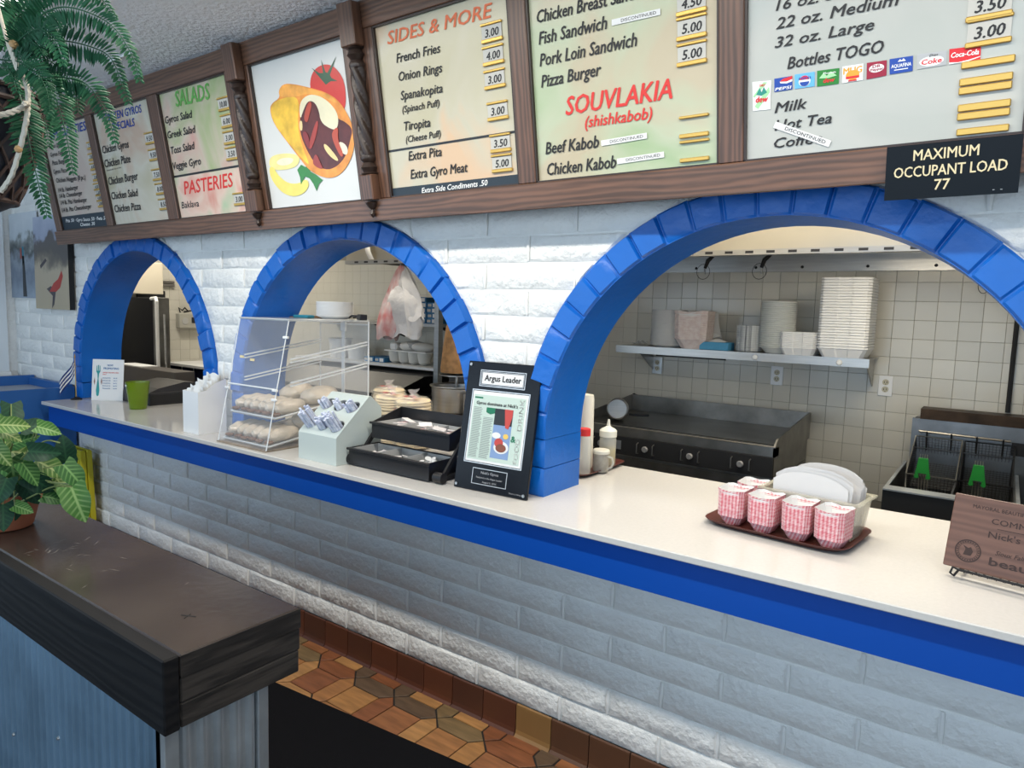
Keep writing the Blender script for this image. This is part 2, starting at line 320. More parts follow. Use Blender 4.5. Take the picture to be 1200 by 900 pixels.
GYRO={
'tomato' : [(-0.196, 0.562), (-0.178, 0.612), (-0.136, 0.638), (-0.074, 0.642), (-0.02, 0.619), (0.017, 0.573), (0.024, 0.522), (0.011, 0.458), (-0.033, 0.442), (-0.156, 0.489)] ,
'stem' : [(-0.166, 0.641), (-0.123, 0.614), (-0.099, 0.61), (-0.1, 0.661), (-0.083, 0.611), (-0.073, 0.606), (-0.006, 0.659), (-0.058, 0.596), (-0.051, 0.583), (-0.017, 0.566), (-0.059, 0.572), (-0.091, 0.563), (-0.109, 0.582)] ,
'lemon' : [(-0.552, 0.289), (-0.537, 0.321), (-0.47, 0.33), (-0.375, 0.322), (-0.32, 0.303), (-0.341, 0.268), (-0.405, 0.256), (-0.502, 0.26), (-0.534, 0.274)] ,
'lemonhole' : [(-0.501, 0.292), (-0.461, 0.309), (-0.393, 0.306), (-0.362, 0.295), (-0.393, 0.277), (-0.456, 0.275)] ,
'rind' : [(-0.554, 0.28), (-0.553, 0.229), (-0.497, 0.166), (-0.42, 0.136), (-0.337, 0.141), (-0.283, 0.174), (-0.295, 0.208), (-0.36, 0.188), (-0.44, 0.199), (-0.5, 0.242), (-0.519, 0.277)] ,
'parsley' : [(-0.352, 0.249), (-0.321, 0.268), (-0.295, 0.256), (-0.263, 0.261), (-0.263, 0.233), (-0.23, 0.218), (-0.189, 0.191), (-0.217, 0.177), (-0.24, 0.148), (-0.255, 0.18), (-0.276, 0.206), (-0.304, 0.216), (-0.341, 0.183), (-0.34, 0.215)] ,
'wrap' : [(-0.485, 0.519), (-0.464, 0.544), (-0.399, 0.558), (-0.405, 0.587), (-0.366, 0.61), (-0.296, 0.599), (-0.177, 0.563), (-0.086, 0.531), (-0.023, 0.492), (0.019, 0.435), (0.047, 0.373), (0.037, 0.308), (0.001, 0.251), (-0.062, 0.207), (-0.132, 0.192), (-0.204, 0.208), (-0.274, 0.242), (-0.327, 0.299), (-0.402, 0.38), (-0.472, 0.461)] ,
'cone' : [(-0.481, 0.518), (-0.45, 0.546), (-0.373, 0.554), (-0.288, 0.55), (-0.276, 0.506), (-0.301, 0.455), (-0.305, 0.385), (-0.282, 0.311), (-0.259, 0.253), (-0.325, 0.307), (-0.401, 0.384), (-0.471, 0.465)] ,
'meat' : [(-0.281, 0.468), (-0.26, 0.504), (-0.199, 0.521), (-0.142, 0.495), (-0.076, 0.463), (-0.037, 0.421), (-0.004, 0.409), (0.041, 0.374), (0.016, 0.332), (-0.018, 0.276), (-0.086, 0.236), (-0.162, 0.229), (-0.23, 0.266), (-0.273, 0.334), (-0.297, 0.4)] ,
'sauce' : [(-0.28, 0.491), (-0.261, 0.527), (-0.206, 0.543), (-0.147, 0.531), (-0.092, 0.502), (-0.047, 0.459), (-0.037, 0.421), (-0.057, 0.382), (-0.097, 0.391), (-0.151, 0.424), (-0.153, 0.474), (-0.176, 0.511), (-0.218, 0.519), (-0.259, 0.48), (-0.281, 0.452)] ,
'onion' : [(-0.151, 0.34), (-0.123, 0.325), (-0.068, 0.266), (-0.079, 0.257), (-0.12, 0.282), (-0.15, 0.316)] ,
'sauce2' : [(-0.054, 0.336), (-0.02, 0.325), (-0.002, 0.3), (-0.013, 0.275), (-0.045, 0.29), (-0.058, 0.314)] ,
'onion2' : [(-0.29, 0.446), (-0.269, 0.447), (-0.276, 0.405), (-0.296, 0.409)] ,
'fold' : [(-0.399, 0.558), (-0.399, 0.586), (-0.36, 0.607), (-0.297, 0.595), (-0.178, 0.56), (-0.076, 0.522), (-0.024, 0.485), (-0.047, 0.487), (-0.124, 0.522), (-0.205, 0.547), (-0.276, 0.544)] ,
'strip1' : [(-0.26, 0.449), (-0.229, 0.499), (-0.199, 0.518), (-0.191, 0.498), (-0.219, 0.46), (-0.238, 0.431)] ,
'strip2' : [(-0.254, 0.332), (-0.215, 0.39), (-0.173, 0.438), (-0.164, 0.422), (-0.203, 0.357), (-0.237, 0.322)] ,
'strip3' : [(-0.097, 0.36), (-0.073, 0.388), (-0.043, 0.392), (-0.059, 0.341), (-0.03, 0.277), (-0.055, 0.272)] ,
'strip4' : [(-0.243, 0.267), (-0.207, 0.311), (-0.182, 0.253), (-0.173, 0.235), (-0.209, 0.244)] ,
'strip5' : [(-0.284, 0.398), (-0.251, 0.402), (-0.235, 0.361), (-0.251, 0.315)] ,
}
FRONDS= [[(0.414, -1.518, 2.225), (0.512, -1.5, 2.293), (0.62, -1.483, 2.305), (0.751, -1.458, 2.257), (0.816, -1.445, 2.191), (0.839, -1.436, 2.127)], [(0.413, -1.517, 2.235), (0.509, -1.509, 2.243), (0.626, -1.488, 2.234), (0.72, -1.462, 2.207), (0.768, -1.456, 2.177), (0.787, -1.448, 2.129), (0.804, -1.442, 2.088)], [(0.43, -1.507, 2.216), (0.545, -1.492, 2.177), (0.663, -1.473, 2.151), (0.717, -1.464, 2.11), (0.75, -1.459, 2.064), (0.766, -1.454, 2.012)], [(0.429, -1.507, 2.226), (0.569, -1.502, 2.158), (0.62, -1.499, 2.09), (0.652, -1.498, 2.016), (0.667, -1.496, 1.952)], [(0.423, -1.514, 2.206), (0.511, -1.527, 2.098), (0.563, -1.537, 2.018), (0.597, -1.536, 1.935), (0.619, -1.529, 1.86)], [(0.369, -1.486, 2.243), (0.394, -1.442, 2.256), (0.414, -1.406, 2.23), (0.418, -1.384, 2.186), (0.429, -1.383, 2.135)], [(0.404, -1.522, 2.244), (0.354, -1.486, 2.322), (0.35, -1.457, 2.38), (0.38, -1.43, 2.421)], [(0.335, -1.508, 2.261), (0.328, -1.43, 2.424), (0.458, -1.398, 2.434), (0.537, -1.372, 2.382), (0.572, -1.354, 2.332)], [(0.473, -1.537, 2.227), (0.595, -1.547, 2.234), (0.67, -1.544, 2.229), (0.721, -1.538, 2.188), (0.734, -1.534, 2.147)], [(0.396, -1.528, 2.244), (0.408, -1.577, 2.28), (0.428, -1.629, 2.241), (0.405, -1.655, 2.168)], [(0.459, -1.549, 2.208), (0.624, -1.56, 2.166), (0.706, -1.558, 2.112), (0.734, -1.56, 2.043)], [(0.284, -1.483, 2.259), (0.256, -1.421, 2.221), (0.27, -1.397, 2.143), (0.287, -1.394, 2.068)], [(0.319, -1.519, 2.261), (0.221, -1.447, 2.402), (0.19, -1.397, 2.489), (0.241, -1.357, 2.513)], [(0.305, -1.532, 2.241), (0.127, -1.528, 2.294), (-0.001, -1.565, 2.244)], [(0.47, -1.54, 2.223), (0.537, -1.54, 2.235), (0.611, -1.538, 2.217), (0.654, -1.537, 2.183)], [(0.46, -1.55, 2.198), (0.576, -1.571, 2.155), (0.616, -1.574, 2.105)], [(0.334, -1.507, 2.271), (0.337, -1.47, 2.35), (0.4, -1.449, 2.359), (0.458, -1.437, 2.317), (0.484, -1.436, 2.274)]]
BASKET=[(0.341, -1.583, 2.127), (0.359, -1.597, 1.916), (0.451, -1.498, 2.169)]
ROPES=[[(0.532, -1.557, 2.223), (0.555, -1.557, 2.195), (0.578, -1.557, 2.164), (0.605, -1.553, 2.133), (0.612, -1.554, 2.094), (0.629, -1.568, 2.085)], [(0.612, -1.554, 2.091), (0.618, -1.577, 2.072), (0.615, -1.606, 2.056), (0.599, -1.643, 2.049)], [(0.612, -1.554, 2.094), (0.612, -1.558, 2.059), (0.583, -1.561, 2.007), (0.549, -1.567, 1.952), (0.511, -1.575, 1.92)]]
BEADS=[(0.541, -1.551, 2.223), (0.58, -1.564, 2.002)]
LEAVES= [((0.206, -1.469, 1.361), 0.06279069767441861, -5, 'v'), ((0.174, -1.407, 1.348), 0.06279069767441861, 5, 'd'), ((0.233, -1.402, 1.345), 0.05581395348837209, -20, 'l'), ((0.184, -1.476, 1.334), 0.06279069767441861, -30, 'v'), ((0.137, -1.431, 1.273), 0.08372093023255814, -10, 'v'), ((0.156, -1.462, 1.22), 0.08837209302325581, -85, 'm'), ((0.251, -1.421, 1.288), 0.06976744186046512, -10, 'd'), ((0.218, -1.36, 1.283), 0.07441860465116279, 95, 'd'), ((0.225, -1.397, 1.238), 0.07906976744186046, -35, 'v'), ((0.31, -1.375, 1.225), 0.07906976744186046, -55, 'm'), ((0.356, -1.388, 1.162), 0.09302325581395349, -75, 'l'), ((0.228, -1.393, 1.153), 0.05581395348837209, -20, 'm'), ((0.229, -1.424, 1.199), 0.07441860465116279, -40, 'd'), ((0.238, -1.45, 1.233), 0.06976744186046512, -60, 'm'), ((0.128, -1.456, 1.128), 0.08837209302325581, -100, 'd'), ((0.186, -1.452, 1.129), 0.046511627906976744, -30, 'l'), ((0.159, -1.489, 1.278), 0.06511627906976744, -60, 'v'), ((0.083, -1.466, 1.208), 0.06511627906976744, -120, 'm'), ((0.186, -1.434, 1.168), 0.06511627906976744, -60, 'd'), ((0.166, -1.493, 1.111), 0.06976744186046512, -90, 'd'), ((0.192, -1.502, 1.189), 0.06976744186046512, -110, 'd'), ((0.118, -1.46, 1.251), 0.06976744186046512, -40, 'l'), ((0.103, -1.501, 1.302), 0.07906976744186046, 180, 'v'), ((0.137, -1.524, 1.219), 0.07906976744186046, -150, 'm'), ((0.059, -1.475, 1.363), 0.06976744186046512, 120, 'l'), ((0.174, -1.436, 1.314), 0.06046511627906977, 20, 'm'), ((0.114, -1.54, 1.137), 0.07906976744186046, -120, 'd'), ((0.225, -1.368, 1.176), 0.06976744186046512, -60, 'v')]
LSTEM= [[(0.124, -1.473, 1.207), (0.166, -1.435, 1.273), (0.185, -1.419, 1.292), (0.221, -1.403, 1.313), (0.249, -1.383, 1.308)], [(0.14, -1.471, 1.139), (0.19, -1.426, 1.205), (0.251, -1.408, 1.205), (0.317, -1.385, 1.205)], [(0.123, -1.486, 1.115), (0.13, -1.463, 1.253), (0.138, -1.447, 1.334)], [(0.123, -1.486, 1.115), (0.165, -1.441, 1.232), (0.187, -1.412, 1.336)], [(0.123, -1.486, 1.115), (0.205, -1.433, 1.166), (0.259, -1.404, 1.194), (0.303, -1.372, 1.195)], [(0.123, -1.486, 1.115), (0.158, -1.458, 1.139)]]

# ================================================================== STRUCTURE
H=.1016; LB=.4064; AC=[(-2.165),(-.235),(1.70)]; AZ=1.22; RI=.78; RO=.885
def circle_x(z,r):
    return r if z<=AZ else (math.sqrt(r*r-(z-AZ)**2) if z-AZ<r else 0)
wf=MB(); wf.box(-4.15,3.5,.008,.23,0,.975)
pts=[(-4.15,1.0)]
for cx in AC:
    pts+= [(cx-.81,1.0)]+[(cx-.81*cos(a),AZ+.81*sin(a)) for a in [PI*i/36 for i in range(37)]]+[(cx+.81,1.0)]
pts+=[(3.5,1.0),(3.5,2.865),(-4.15,2.865)]
wf.prism(pts,.008,.23)
wall=struct('wall_front',wf,MO)
def brickmesh(L,R,z0,z1,seed,y0=0.0,d=.03,bulge=.003,nz=4,nx=6):
    rn=random.Random(seed); m=MB(); v=[]; f=[]
    zs=[0,.10,.5,.90,1]; xs=[0,.02,.3,.7,.98,1]
    for j,tz in enumerate(zs):
        z=z0+(z1-z0)*tz; a,b=L(z),R(z)
        if b-a<.004: b=a+.004
        for i,tx in enumerate(xs):
            e=(j in(0,4)) or (i in(0,5)); x=a+(b-a)*tx
            if i in(1,4): x=a+min(.012,(b-a)*.2) if i==1 else b-min(.012,(b-a)*.2)
            dx=0 if i in (0,5) else rn.uniform(-.003,.003)
            yy=y0+(.006 if e else -rn.uniform(-.001,bulge))
            v.append((x+dx,yy,z+(rn.uniform(-.0025,.0025) if j in(0,4) else 0)))
    W=6
    f=[(j*W+i,j*W+i+1,(j+1)*W+i+1,(j+1)*W+i) for j in range(4) for i in range(5)]
    n=len(v); ring=[i for i in range(W)]+[j*W+5 for j in range(1,5)]+[4*W+i for i in range(4,-1,-1)]+[j*W for j in range(3,0,-1)]
    v+=[(v[i][0],y0+d,v[i][2]) for i in ring]; k=len(ring)
    f+=[(ring[i],ring[(i+1)%k],n+(i+1)%k,n+i) for i in range(k)]
    m.add(v,f); return m
regular=[brickmesh(lambda z:-LB/2+.005,lambda z:LB/2-.005,-H/2+.0025,H/2-.0025,s,bulge=.0035).mesh('brick',WB,True) for s in range(7)]
jm=MB()
def bead(x,z):
    jm.tube([(x+random.uniform(-.002,.002),.004,z-H/2+.006),(x,.001,z-.01),(x+random.uniform(-.002,.002),.001,z+.015),(x,.004,z+H/2-.004)],[.005,.0085,.0085,.006],6)
def course(zc,x0,x1,phase,arches,n):
    z0,z1=zc-H/2+.0025,zc+H/2-.0025
    k0=math.floor((x0-phase)/LB)-1; k1=math.ceil((x1-phase)/LB)+1
    for k in range(k0,k1):
        a=phase+k*LB+.005; b=a+LB-.01
        a=max(a,x0); b=min(b,x1)
        if b-a<.02: continue
        segs=[(a,b,None,None)]
        if arches:
            for cx in AC:
                new=[]
                for (p,q,l,r) in segs:
                    w0=circle_x(z0,RO+.004); 
                    if w0==0 or q<=cx-w0 or p>=cx+w0: new.append((p,q,l,r)); continue
                    wt=circle_x(z1,RO+.004)
                    if p<cx-wt: new.append((p,q,l,cx))
                    if q>cx+wt: new.append((p,q,cx,r))
                segs=new
        for (p,q,l,r) in segs:
            if l is None and r is None and abs(q-p-(LB-.01))<1e-6:
                o=link('brick',regular[random.randrange(7)],wall,((p+q)/2,0,zc)); 
            else:
                Lf=(lambda z,p=p,l=l: p if l is None else max(p,l+circle_x(z,RO+.004)))
                Rf=(lambda z,q=q,r=r: q if r is None else min(q,r-circle_x(z,RO+.004)))
                if max(Rf(z)-Lf(z) for z in (z0,zc,z1))<.015: continue
                part('brick',brickmesh(Lf,Rf,z0,z1,k*31+n),WB,wall,True)
        jx=phase+k*LB
        if x0<jx<x1 and not (arches and any(abs(jx-cx)<circle_x(z0,RO+.02) for cx in AC)): bead(jx,zc)
for n in range(6): course(.69-n*H,-3.06,3.45,0 if n%2==0 else LB/2,False,n)
part('brick',MB().box(-3.06,3.45,.0,.03,.742,.84),WB,wall)
for n in range(-7,10):
    z=2.032-n*H
    if z>1.04 and z<2.84:
        course(z,-4.14,(3.45 if z<2.08 else -2.80),.6011+(0 if n%2==0 else LB/2),True,100+n)
    if 2.08<=z<2.84: course(z,2.46,3.45,.6011+(0 if n%2==0 else LB/2),False,150+n)
stuffpart('mortar_bead',jm,MO,wall,True)
# blue arch rings, each block a piece
for ai,cx in enumerate(AC):
    N=25
    core=MB(); cp_=[(cx+.8835*cos(PI*i/48),AZ+.8835*sin(PI*i/48)) for i in range(49)]+[(cx-.782*cos(PI*i/48),AZ+.782*sin(PI*i/48)) for i in range(49)]
    core.v=[]; n_=49
    for y_ in(-.0165,.2485): core.v+=[(cx+r_*cos(PI*i/48),y_,AZ+r_*sin(PI*i/48)) for r_ in(.7805,.8835) for i in range(49)]
    for i in range(48): core.f+=[(i,i+1,i+50,i+49),(98+i,98+i+49,98+i+50,98+i+1),(i,98+i,98+i+1,i+1),(49+i,50+i,98+50+i,98+49+i)]
    part('arch_core',core,BL,wall,True)
    for k in range(N):
        a0=PI*k/N+.0009; a1=PI*(k+1)/N-.0009; rn=random.Random(ai*100+k); pr=rn.uniform(.022,.029)
        m=MB(); v=[]; f=[]
        ro=RO+rn.uniform(-.004,.003); ri=RI+rn.uniform(.0008,.0022)
        rs=[ri,ri+.007,(ri+ro)/2,ro-.007,ro]; As=[a0,a0+.010,(a0+a1)/2,a1-.010,a1]
        for j,r in enumerate(rs):
            for i,a in enumerate(As):
                e=j in(0,4) or i in(0,4)
                y=-.0155 if e else -pr-rn.uniform(-.002,.003)
                v.append((cx+r*cos(a),y,AZ+r*sin(a)))
        f=[(j*5+i,j*5+i+1,(j+1)*5+i+1,(j+1)*5+i) for j in range(4) for i in range(4)]
        ring=[0,1,2,3,4,9,14,19,24,23,22,21,20,15,10,5]; n=len(v)
        v+=[(v[i][0],.25,v[i][2]) for i in ring]; f+=[(ring[i],ring[(i+1)%16],n+(i+1)%16,n+i) for i in range(16)]; f.append(tuple(range(n,n+16)))
        m.add(v,f); part('arch_block',m,BL,wall,True)
    for sgn in (-1,1):
        for q in range(2):
            z0=1.001+q*.11; z1=z0+.107
            a,b=sorted((cx+sgn*RI,cx+sgn*RO))
            m=brickmesh(lambda z,a=a:a,lambda z,b=b:b,z0,z1,ai*7+q+5,y0=-.02,d=.27,bulge=.004); part('arch_block',m,BL,wall,True)
# kitchen side face of the piers is plain white; other walls
lw=MB(); lw.prism([(-6.0,0),(-.95,0),(-.95,.0)],0,0) if False else None
lw.box(-4.35,-4.152,-5.6,.4,0,.95); lw.box(-4.35,-4.152,-5.6,.4,2.62,2.865); lw.box(-4.35,-4.152,-.10,.4,.95,2.62); lw.box(-4.35,-4.152,-2.95,-2.6,.95,2.62); lw.box(-4.35,-4.152,-5.6,-5.4,.95,2.62)
struct('wall_left',lw,WB)
wl=MB(); wl.box(-4.24,-4.22,-2.6,-.10,.95,2.62); 
struct('window_1',wl,mat('window_glass',(.8,.9,1),.02,trans=1,alpha=.25))
bk=MB(); bk.box(-4.35,5.65,-5.75,-5.6,0,.55); bk.box(-4.35,5.65,-5.75,-5.6,2.75,2.865)
for x in (-4.35,-1.9,.6,3.1,5.5): bk.box(x,x+.15,-5.75,-5.6,.55,2.75)
struct('wall_back',bk,WHITE)
rw=MB(); rw.box(5.5,5.65,-5.6,-4.6,0,2.865); rw.box(5.5,5.65,-.6,2.3,0,2.865); rw.box(5.5,5.65,-4.6,-.6,0,.6); rw.box(5.5,5.65,-4.6,-.6,2.72,2.865)
struct('wall_right',rw,WB)
struct('ceiling',MB().box(-6.2,5.65,-5.75,2.4,2.87,2.95),CEIL)
flo=struct('floor',MB().box(-6.2,5.65,-5.75,2.4,-.05,0),GROUTB)
# quarry tiles near the counter
FT=[mat('quarry_tile',c,.42,var=.28,vs=7,scale=(1,6,1),bump=.06,bs=20) for c in [(.35,.155,.055),(.42,.21,.075),(.24,.085,.035),(.29,.115,.045),(.20,.13,.06),(.12,.075,.045),(.38,.18,.06)]]
def ftile(ptsl,seed):
    rn=random.Random(seed); c=Vector((sum(p[0] for p in ptsl)/len(ptsl),sum(p[1] for p in ptsl)/len(ptsl)))
    inner=[tuple(c+(Vector(p)-c)*(1-.0045/max(.01,(Vector(p)-c).length))) for p in ptsl]
    m=MB(); n=len(inner); t=[tuple(c+(Vector(p)-c)*.97) for p in inner]
    v=[(p[0],p[1],.0005) for p in inner]+[(p[0],p[1],.004) for p in inner]+[(p[0],p[1],.0055) for p in t]
    m.add(v,[(i,(i+1)%n,(i+1)%n+n,i+n) for i in range(n)]+[(i+n,(i+1)%n+n,(i+1)%n+2*n,i+2*n) for i in range(n)]+[tuple(range(2*n,3*n))])
    part('floor_tile',m,FT[rn.choice([0,0,1,1,2,3,3,4,5,6])],flo)
def clipy(ptsl,ymax):
    out=[]
    for i in range(len(ptsl)):
        a,b=ptsl[i],ptsl[(i+1)%len(ptsl)]
        if a[1]<=ymax: out.append(a)
        if (a[1]<=ymax)!=(b[1]<=ymax):
            t=(ymax-a[1])/(b[1]-a[1]); out.append((a[0]+(b[0]-a[0])*t,ymax))
    return out
for r in range(0,3):
    c=-.12-.25*r
    for k in range(-12,11):
        x=.25*k
        for pl in ([(x,c),(x+.045,c-.045),(x+.205,c-.045),(x+.25,c),(x+.205,c+.045),(x+.045,c+.045)],
                   [(x+.045,c+.045),(x+.205,c+.045),(x+.205,c+.205),(x+.045,c+.205)],
                   [(x,c),(x+.045,c+.045),(x+.045,c+.205),(x,c+.25),(x-.045,c+.205),(x-.045,c+.045)]):
            q=clipy(pl,-.012)
            if len(q)>2: ftile(q,int(r*97+k*13+len(pl)*5+pl[0][0]*900))
bb=struct('baseboard_front',MB().box(-3.05,3.45,-.004,.007,.001,.134),GROUTB)
CT=[mat('cove_tile',c,.33,var=.12,vs=5,bump=.05,bs=20) for c in [(.105,.036,.020),(.085,.032,.02),(.12,.04,.021),(.26,.14,.05),(.10,.045,.024)]]
prof=[(-.004,.1375),(-.011,.134),(-.012,.126),(-.012,.030),(-.016,.015),(-.026,.005),(-.030,.0055),(-.030,.0008),(-.004,.0008)]
def cove(mt):
    m=MB(); n=len(prof); w=.1625/2
    m.add([(-w,p[0],p[1]) for p in prof]+[(w,p[0],p[1]) for p in prof],[tuple(range(n)),tuple(range(2*n-1,n-1,-1))]+[(i,(i+1)%n,(i+1)%n+n,i+n) for i in range(n)])
    return m.mesh('cove_tile',mt)
cms=[cove(c) for c in CT]
for k in range(-16,21):
    mi=3 if k==7 else (4 if k in (8,9,10) else [0,1,2,0,2,1][k%6])
    link('cove_tile',cms[mi],bb,(-.343+.1667*(k+.5),0,0))
# floor mat
mm=MB(); mm.cbox(-2.9,2.9,-.86,0,.002,.014,.004)
single('floor_mat',mm,mat('black_mat',(.006,.006,.0075),.95,bump=1,bs=420,bdist=.003,spec=.15),'black textured floor mat running along the counter','mat',(0,-.357,.004),.089*.99)
# ------------------------------------------------------------------ kitchen shell with tiles
kw=struct('wall_kitchen',MB().box(-5.0,5.4,2.229,2.4,0,2.865),GROUT)
tm=MB().cbox(-.0513,.0513,-.004,.004,-.0513,.0513,.0014).mesh('wall_tile',TILE)
ts=MB(); tcount=0; P=.1038; cand=[]
for k in range(-62,22):
    x=1.6607+(k+.5)*P
    for r in range(-2,13):
        z=1.919-(r+.5)*P
        if -4.79<x<3.3 and .68<z<2.15:
            if abs(x-.355)<.06 and abs(z-1.556)<.055: continue
            cand.append((x,z))
cand.sort(key=lambda q:(abs(q[0]-1.45)+(3 if q[1]<.9 and q[0]<1.3 else 0)))
for i,(x,z) in enumerate(cand):
    if i<300: link('wall_tile',tm,kw,(x,2.227,z))
    else: ts.box(x-.0513,x+.0513,2.223,2.23,z-.0513,z+.0513)
stuffpart('wall_tile_field',ts,TILE,kw)
kl=struct('wall_kitchen_left',MB().box(-5.0,-4.802,.3,2.4,0,2.865),GROUT)
tml=MB().cbox(-.004,.004,-.0513,.0513,-.0513,.0513,.0014).mesh('wall_tile',TILE)
for k in range(0,14):
    for r in range(-2,9):
        y=2.17-k*P; z=1.919-(r+.5)*P
        if y>.7: link('wall_tile',tml,kl,(-4.80,y,z))
# ------------------------------------------------------------------ counter
ct=thing('counter','long white quartz counter top with blue painted fascia running through the arches','counter',(0,0,0))
part('worktop',MB().cbox(-2.97,3.48,-.265,.70,.9765,.9995,.003),QZ,ct)
part('fascia',MB().box(-2.93,3.48,-.237,-.012,.846,.976),BLF,ct)
part('cabinet_body',MB().box(-2.9,3.4,.24,.66,.08,.976),STEEL,ct)
# blue planter partition at the far left
pp=thing('planter_partition','blue painted half wall with a hollow grey planter top in the far left corner','partition',(-3.08,0,0))
part('front_panel',MB().box(-.03,.0,-1.9,-.012,0,1.07),mat('blue_half_wall',(.02,.105,.33),.45),pp)
part('rear_panel',MB().box(-.74,-.70,-1.9,-.012,0,1.10),BLP,pp)
part('end_panel',MB().box(-.699,-.031,-.05,-.012,.3,1.085),BLP,pp)
part('shelf',MB().box(-.699,-.031,-1.9,-.052,1.0,1.03),mat('grey_laminate',(.36,.37,.40),.4),pp)
# window blind
bl=thing('roller_blind','white roller blind with a round bottom bar over the far left window','blind',(-4.145,-1.3,2.6))
part('blind_fabric',MB().box(.012,.016,-1.2,1.24,-1.5,0),mat('blind_cloth',(.72,.76,.78),.8,bump=.2,bs=12),bl)
part('bottom_bar',MB().tube([(.03,-1.2,-1.52),(.03,1.24,-1.52)],.028,12),WHITE,bl,True)
# ================================================================== MENU BOARD
T10=math.radians(10)
mbd=thing('menu_board','wide dark oak menu board with seven lit price panels hung tilted above the arches','menu board',(0,-.135,2.05),rx=T10)
px=[(-2.845,-2.208),(-2.127,-1.49),(-1.386,-.768),(-.582,.052),(.222,.859),(.93,1.568),(1.64,2.285)]
part('bottom_rail',MB().cbox(-2.925,2.40,-.012,.125,0,.088,.003),WOOD,mbd)
part('top_rail',MB().cbox(-2.925,2.40,0,.06,.722,.82,.003),WOOD,mbd)
edges=[(-2.925,-2.845)]+[(px[i][1],px[i+1][0]) for i in range(6)]+[(2.285,2.40)]
for a,b in edges: part('stile',MB().cbox(a+.0005,b-.0005,.001,.06,.0885,.7215,.003),WOODV,mbd)
part('end_panel',MB().box(-2.924,-2.90,.0605,.125,.0885,.80),WOODV,mbd)
lip=MB()
for a,b in px:
    for q in ((a,a+.006,.0885,.7215),(b-.006,b,.0885,.7215),(a,b,.0885,.094),(a,b,.715,.7215)): lip.box(q[0],q[1],.006,.02,q[2],q[3])
part('inner_bead',lip,POSTM,mbd)
def panelmat(name,c1,c2,c3,sc=3,f=.5):
    m,nt,b,N,L=nm(name); tc=N('ShaderNodeTexCoord'); n=N('ShaderNodeTexNoise'); n.inputs['Scale'].default_value=sc; n.inputs['Detail'].default_value=3; n.inputs['Distortion'].default_value=.6
    L(tc.outputs['Object'],n.inputs['Vector']); r=N('ShaderNodeValToRGB'); L(n.outputs['Fac'],r.inputs[0])
    r.color_ramp.elements[0].position=.36; r.color_ramp.elements[0].color=(*c1,1); r.color_ramp.elements[1].position=.64; r.color_ramp.elements[1].color=(*c3,1)
    e=r.color_ramp.elements.new(.5); e.color=(*c2,1); L(r.outputs[0],b.inputs['Base Color']); b.inputs['Roughness'].default_value=.25; return m
PM=[panelmat('menu_print',(.44,.34,.29),(.52,.45,.38),(.50,.40,.34)),panelmat('menu_print',(.44,.40,.28),(.54,.51,.42),(.50,.37,.28)),panelmat('menu_print',(.34,.42,.20),(.54,.46,.36),(.60,.33,.28)),
    mat('picture_print',(.66,.66,.63),.25),panelmat('menu_print',(.48,.44,.30),(.51,.47,.35),(.62,.43,.27)),panelmat('menu_print',(.33,.43,.24),(.44,.48,.33),(.48,.41,.28)),panelmat('menu_print',(.42,.43,.39),(.46,.46,.42),(.43,.45,.42))]
panels=[]
for (a,b),m in zip(px,PM):
    panels.append(part('menu_panel',MB().box(a+.001,b-.001,.018,.03,.089,.721),m,mbd))
YT=.0168
inkm={}
for pn,st,t,x0,w0,x1,w1,h in TEXTS:
    a,b=px[pn-1]
    mb=MB()
    up=t.isupper()
    if st=='w' and pn==5: w0+=.006; w1+=.006; h*=.8
    textgeo(mb,t,x0,x1,w0,h,YT-.0012,w1 if abs(w1-w0)<.02 else None,bold=.022,shear=.22)
    part('lettering',mb,INKS[st],panels[pn-1])
# dark strips, dividers
def strip(pn,q,m=BLACK): part('printed_strip',MB().box(q[0],q[1],YT-.0006,.018,q[2],q[3]),m,panels[pn-1])
DK=flat('dark_strip',(.02,.035,.05))
strip(1,(-2.843,-2.21,.092,.178),DK); strip(5,(.224,.857,.082+.008,.124),DK)
strip(5,(.224,.857,.262,.270)); strip(3,(-1.384,-.77,.302,.312))
strip(3,(-1.384,-.77,.0895,.300),panelmat('pastry_print',(.62,.26,.2),(.70,.52,.42),(.42,.52,.34),4))
GRAYP=flat('price_slip',(.50,.49,.45))
for pn,t,x,w in HOLD:
    g=MB(); num=None
    if t=='bar': g.cbox(x-.052,x+.052,YT-.008,.018,w-.008,w+.008,.002)
    elif t=='bar2': g.cbox(x-.052,x+.052,YT-.008,.018,w-.018,w-.001,.002); g.cbox(x-.052,x+.052,YT-.010,.018,w+.001,w+.018,.002)
    else:
        hh=.031 if pn>1 else .022; xw=.045 if pn>1 else .034
        xc=x if pn!=1 else x
        g.cbox(xc-xw,xc+xw,YT-.008,.018,w-hh,w-hh+.012,.002); g.cbox(xc-xw,xc+xw,YT-.008,.018,w+hh-.008,w+hh,.002)
        if t: num=(xc,w,t,xw,hh)
    o=part('price_holder',g,GOLD,panels[pn-1])
    if num:
        s=MB(); s.box(num[0]-num[3]+.003,num[0]+num[3]-.003,YT-.003,.018,num[1]-num[4]+.013,num[1]+num[4]-.009); part('price_slip',s,GRAYP,panels[pn-1])
        s=MB(); textgeo(s,t,num[0]-num[3]*.62,num[0]+num[3]*.68,num[1]-num[4]*.42,num[4]*.85,YT-.0036,bold=.03,shear=.15); part('price_number',s,INK,panels[pn-1])
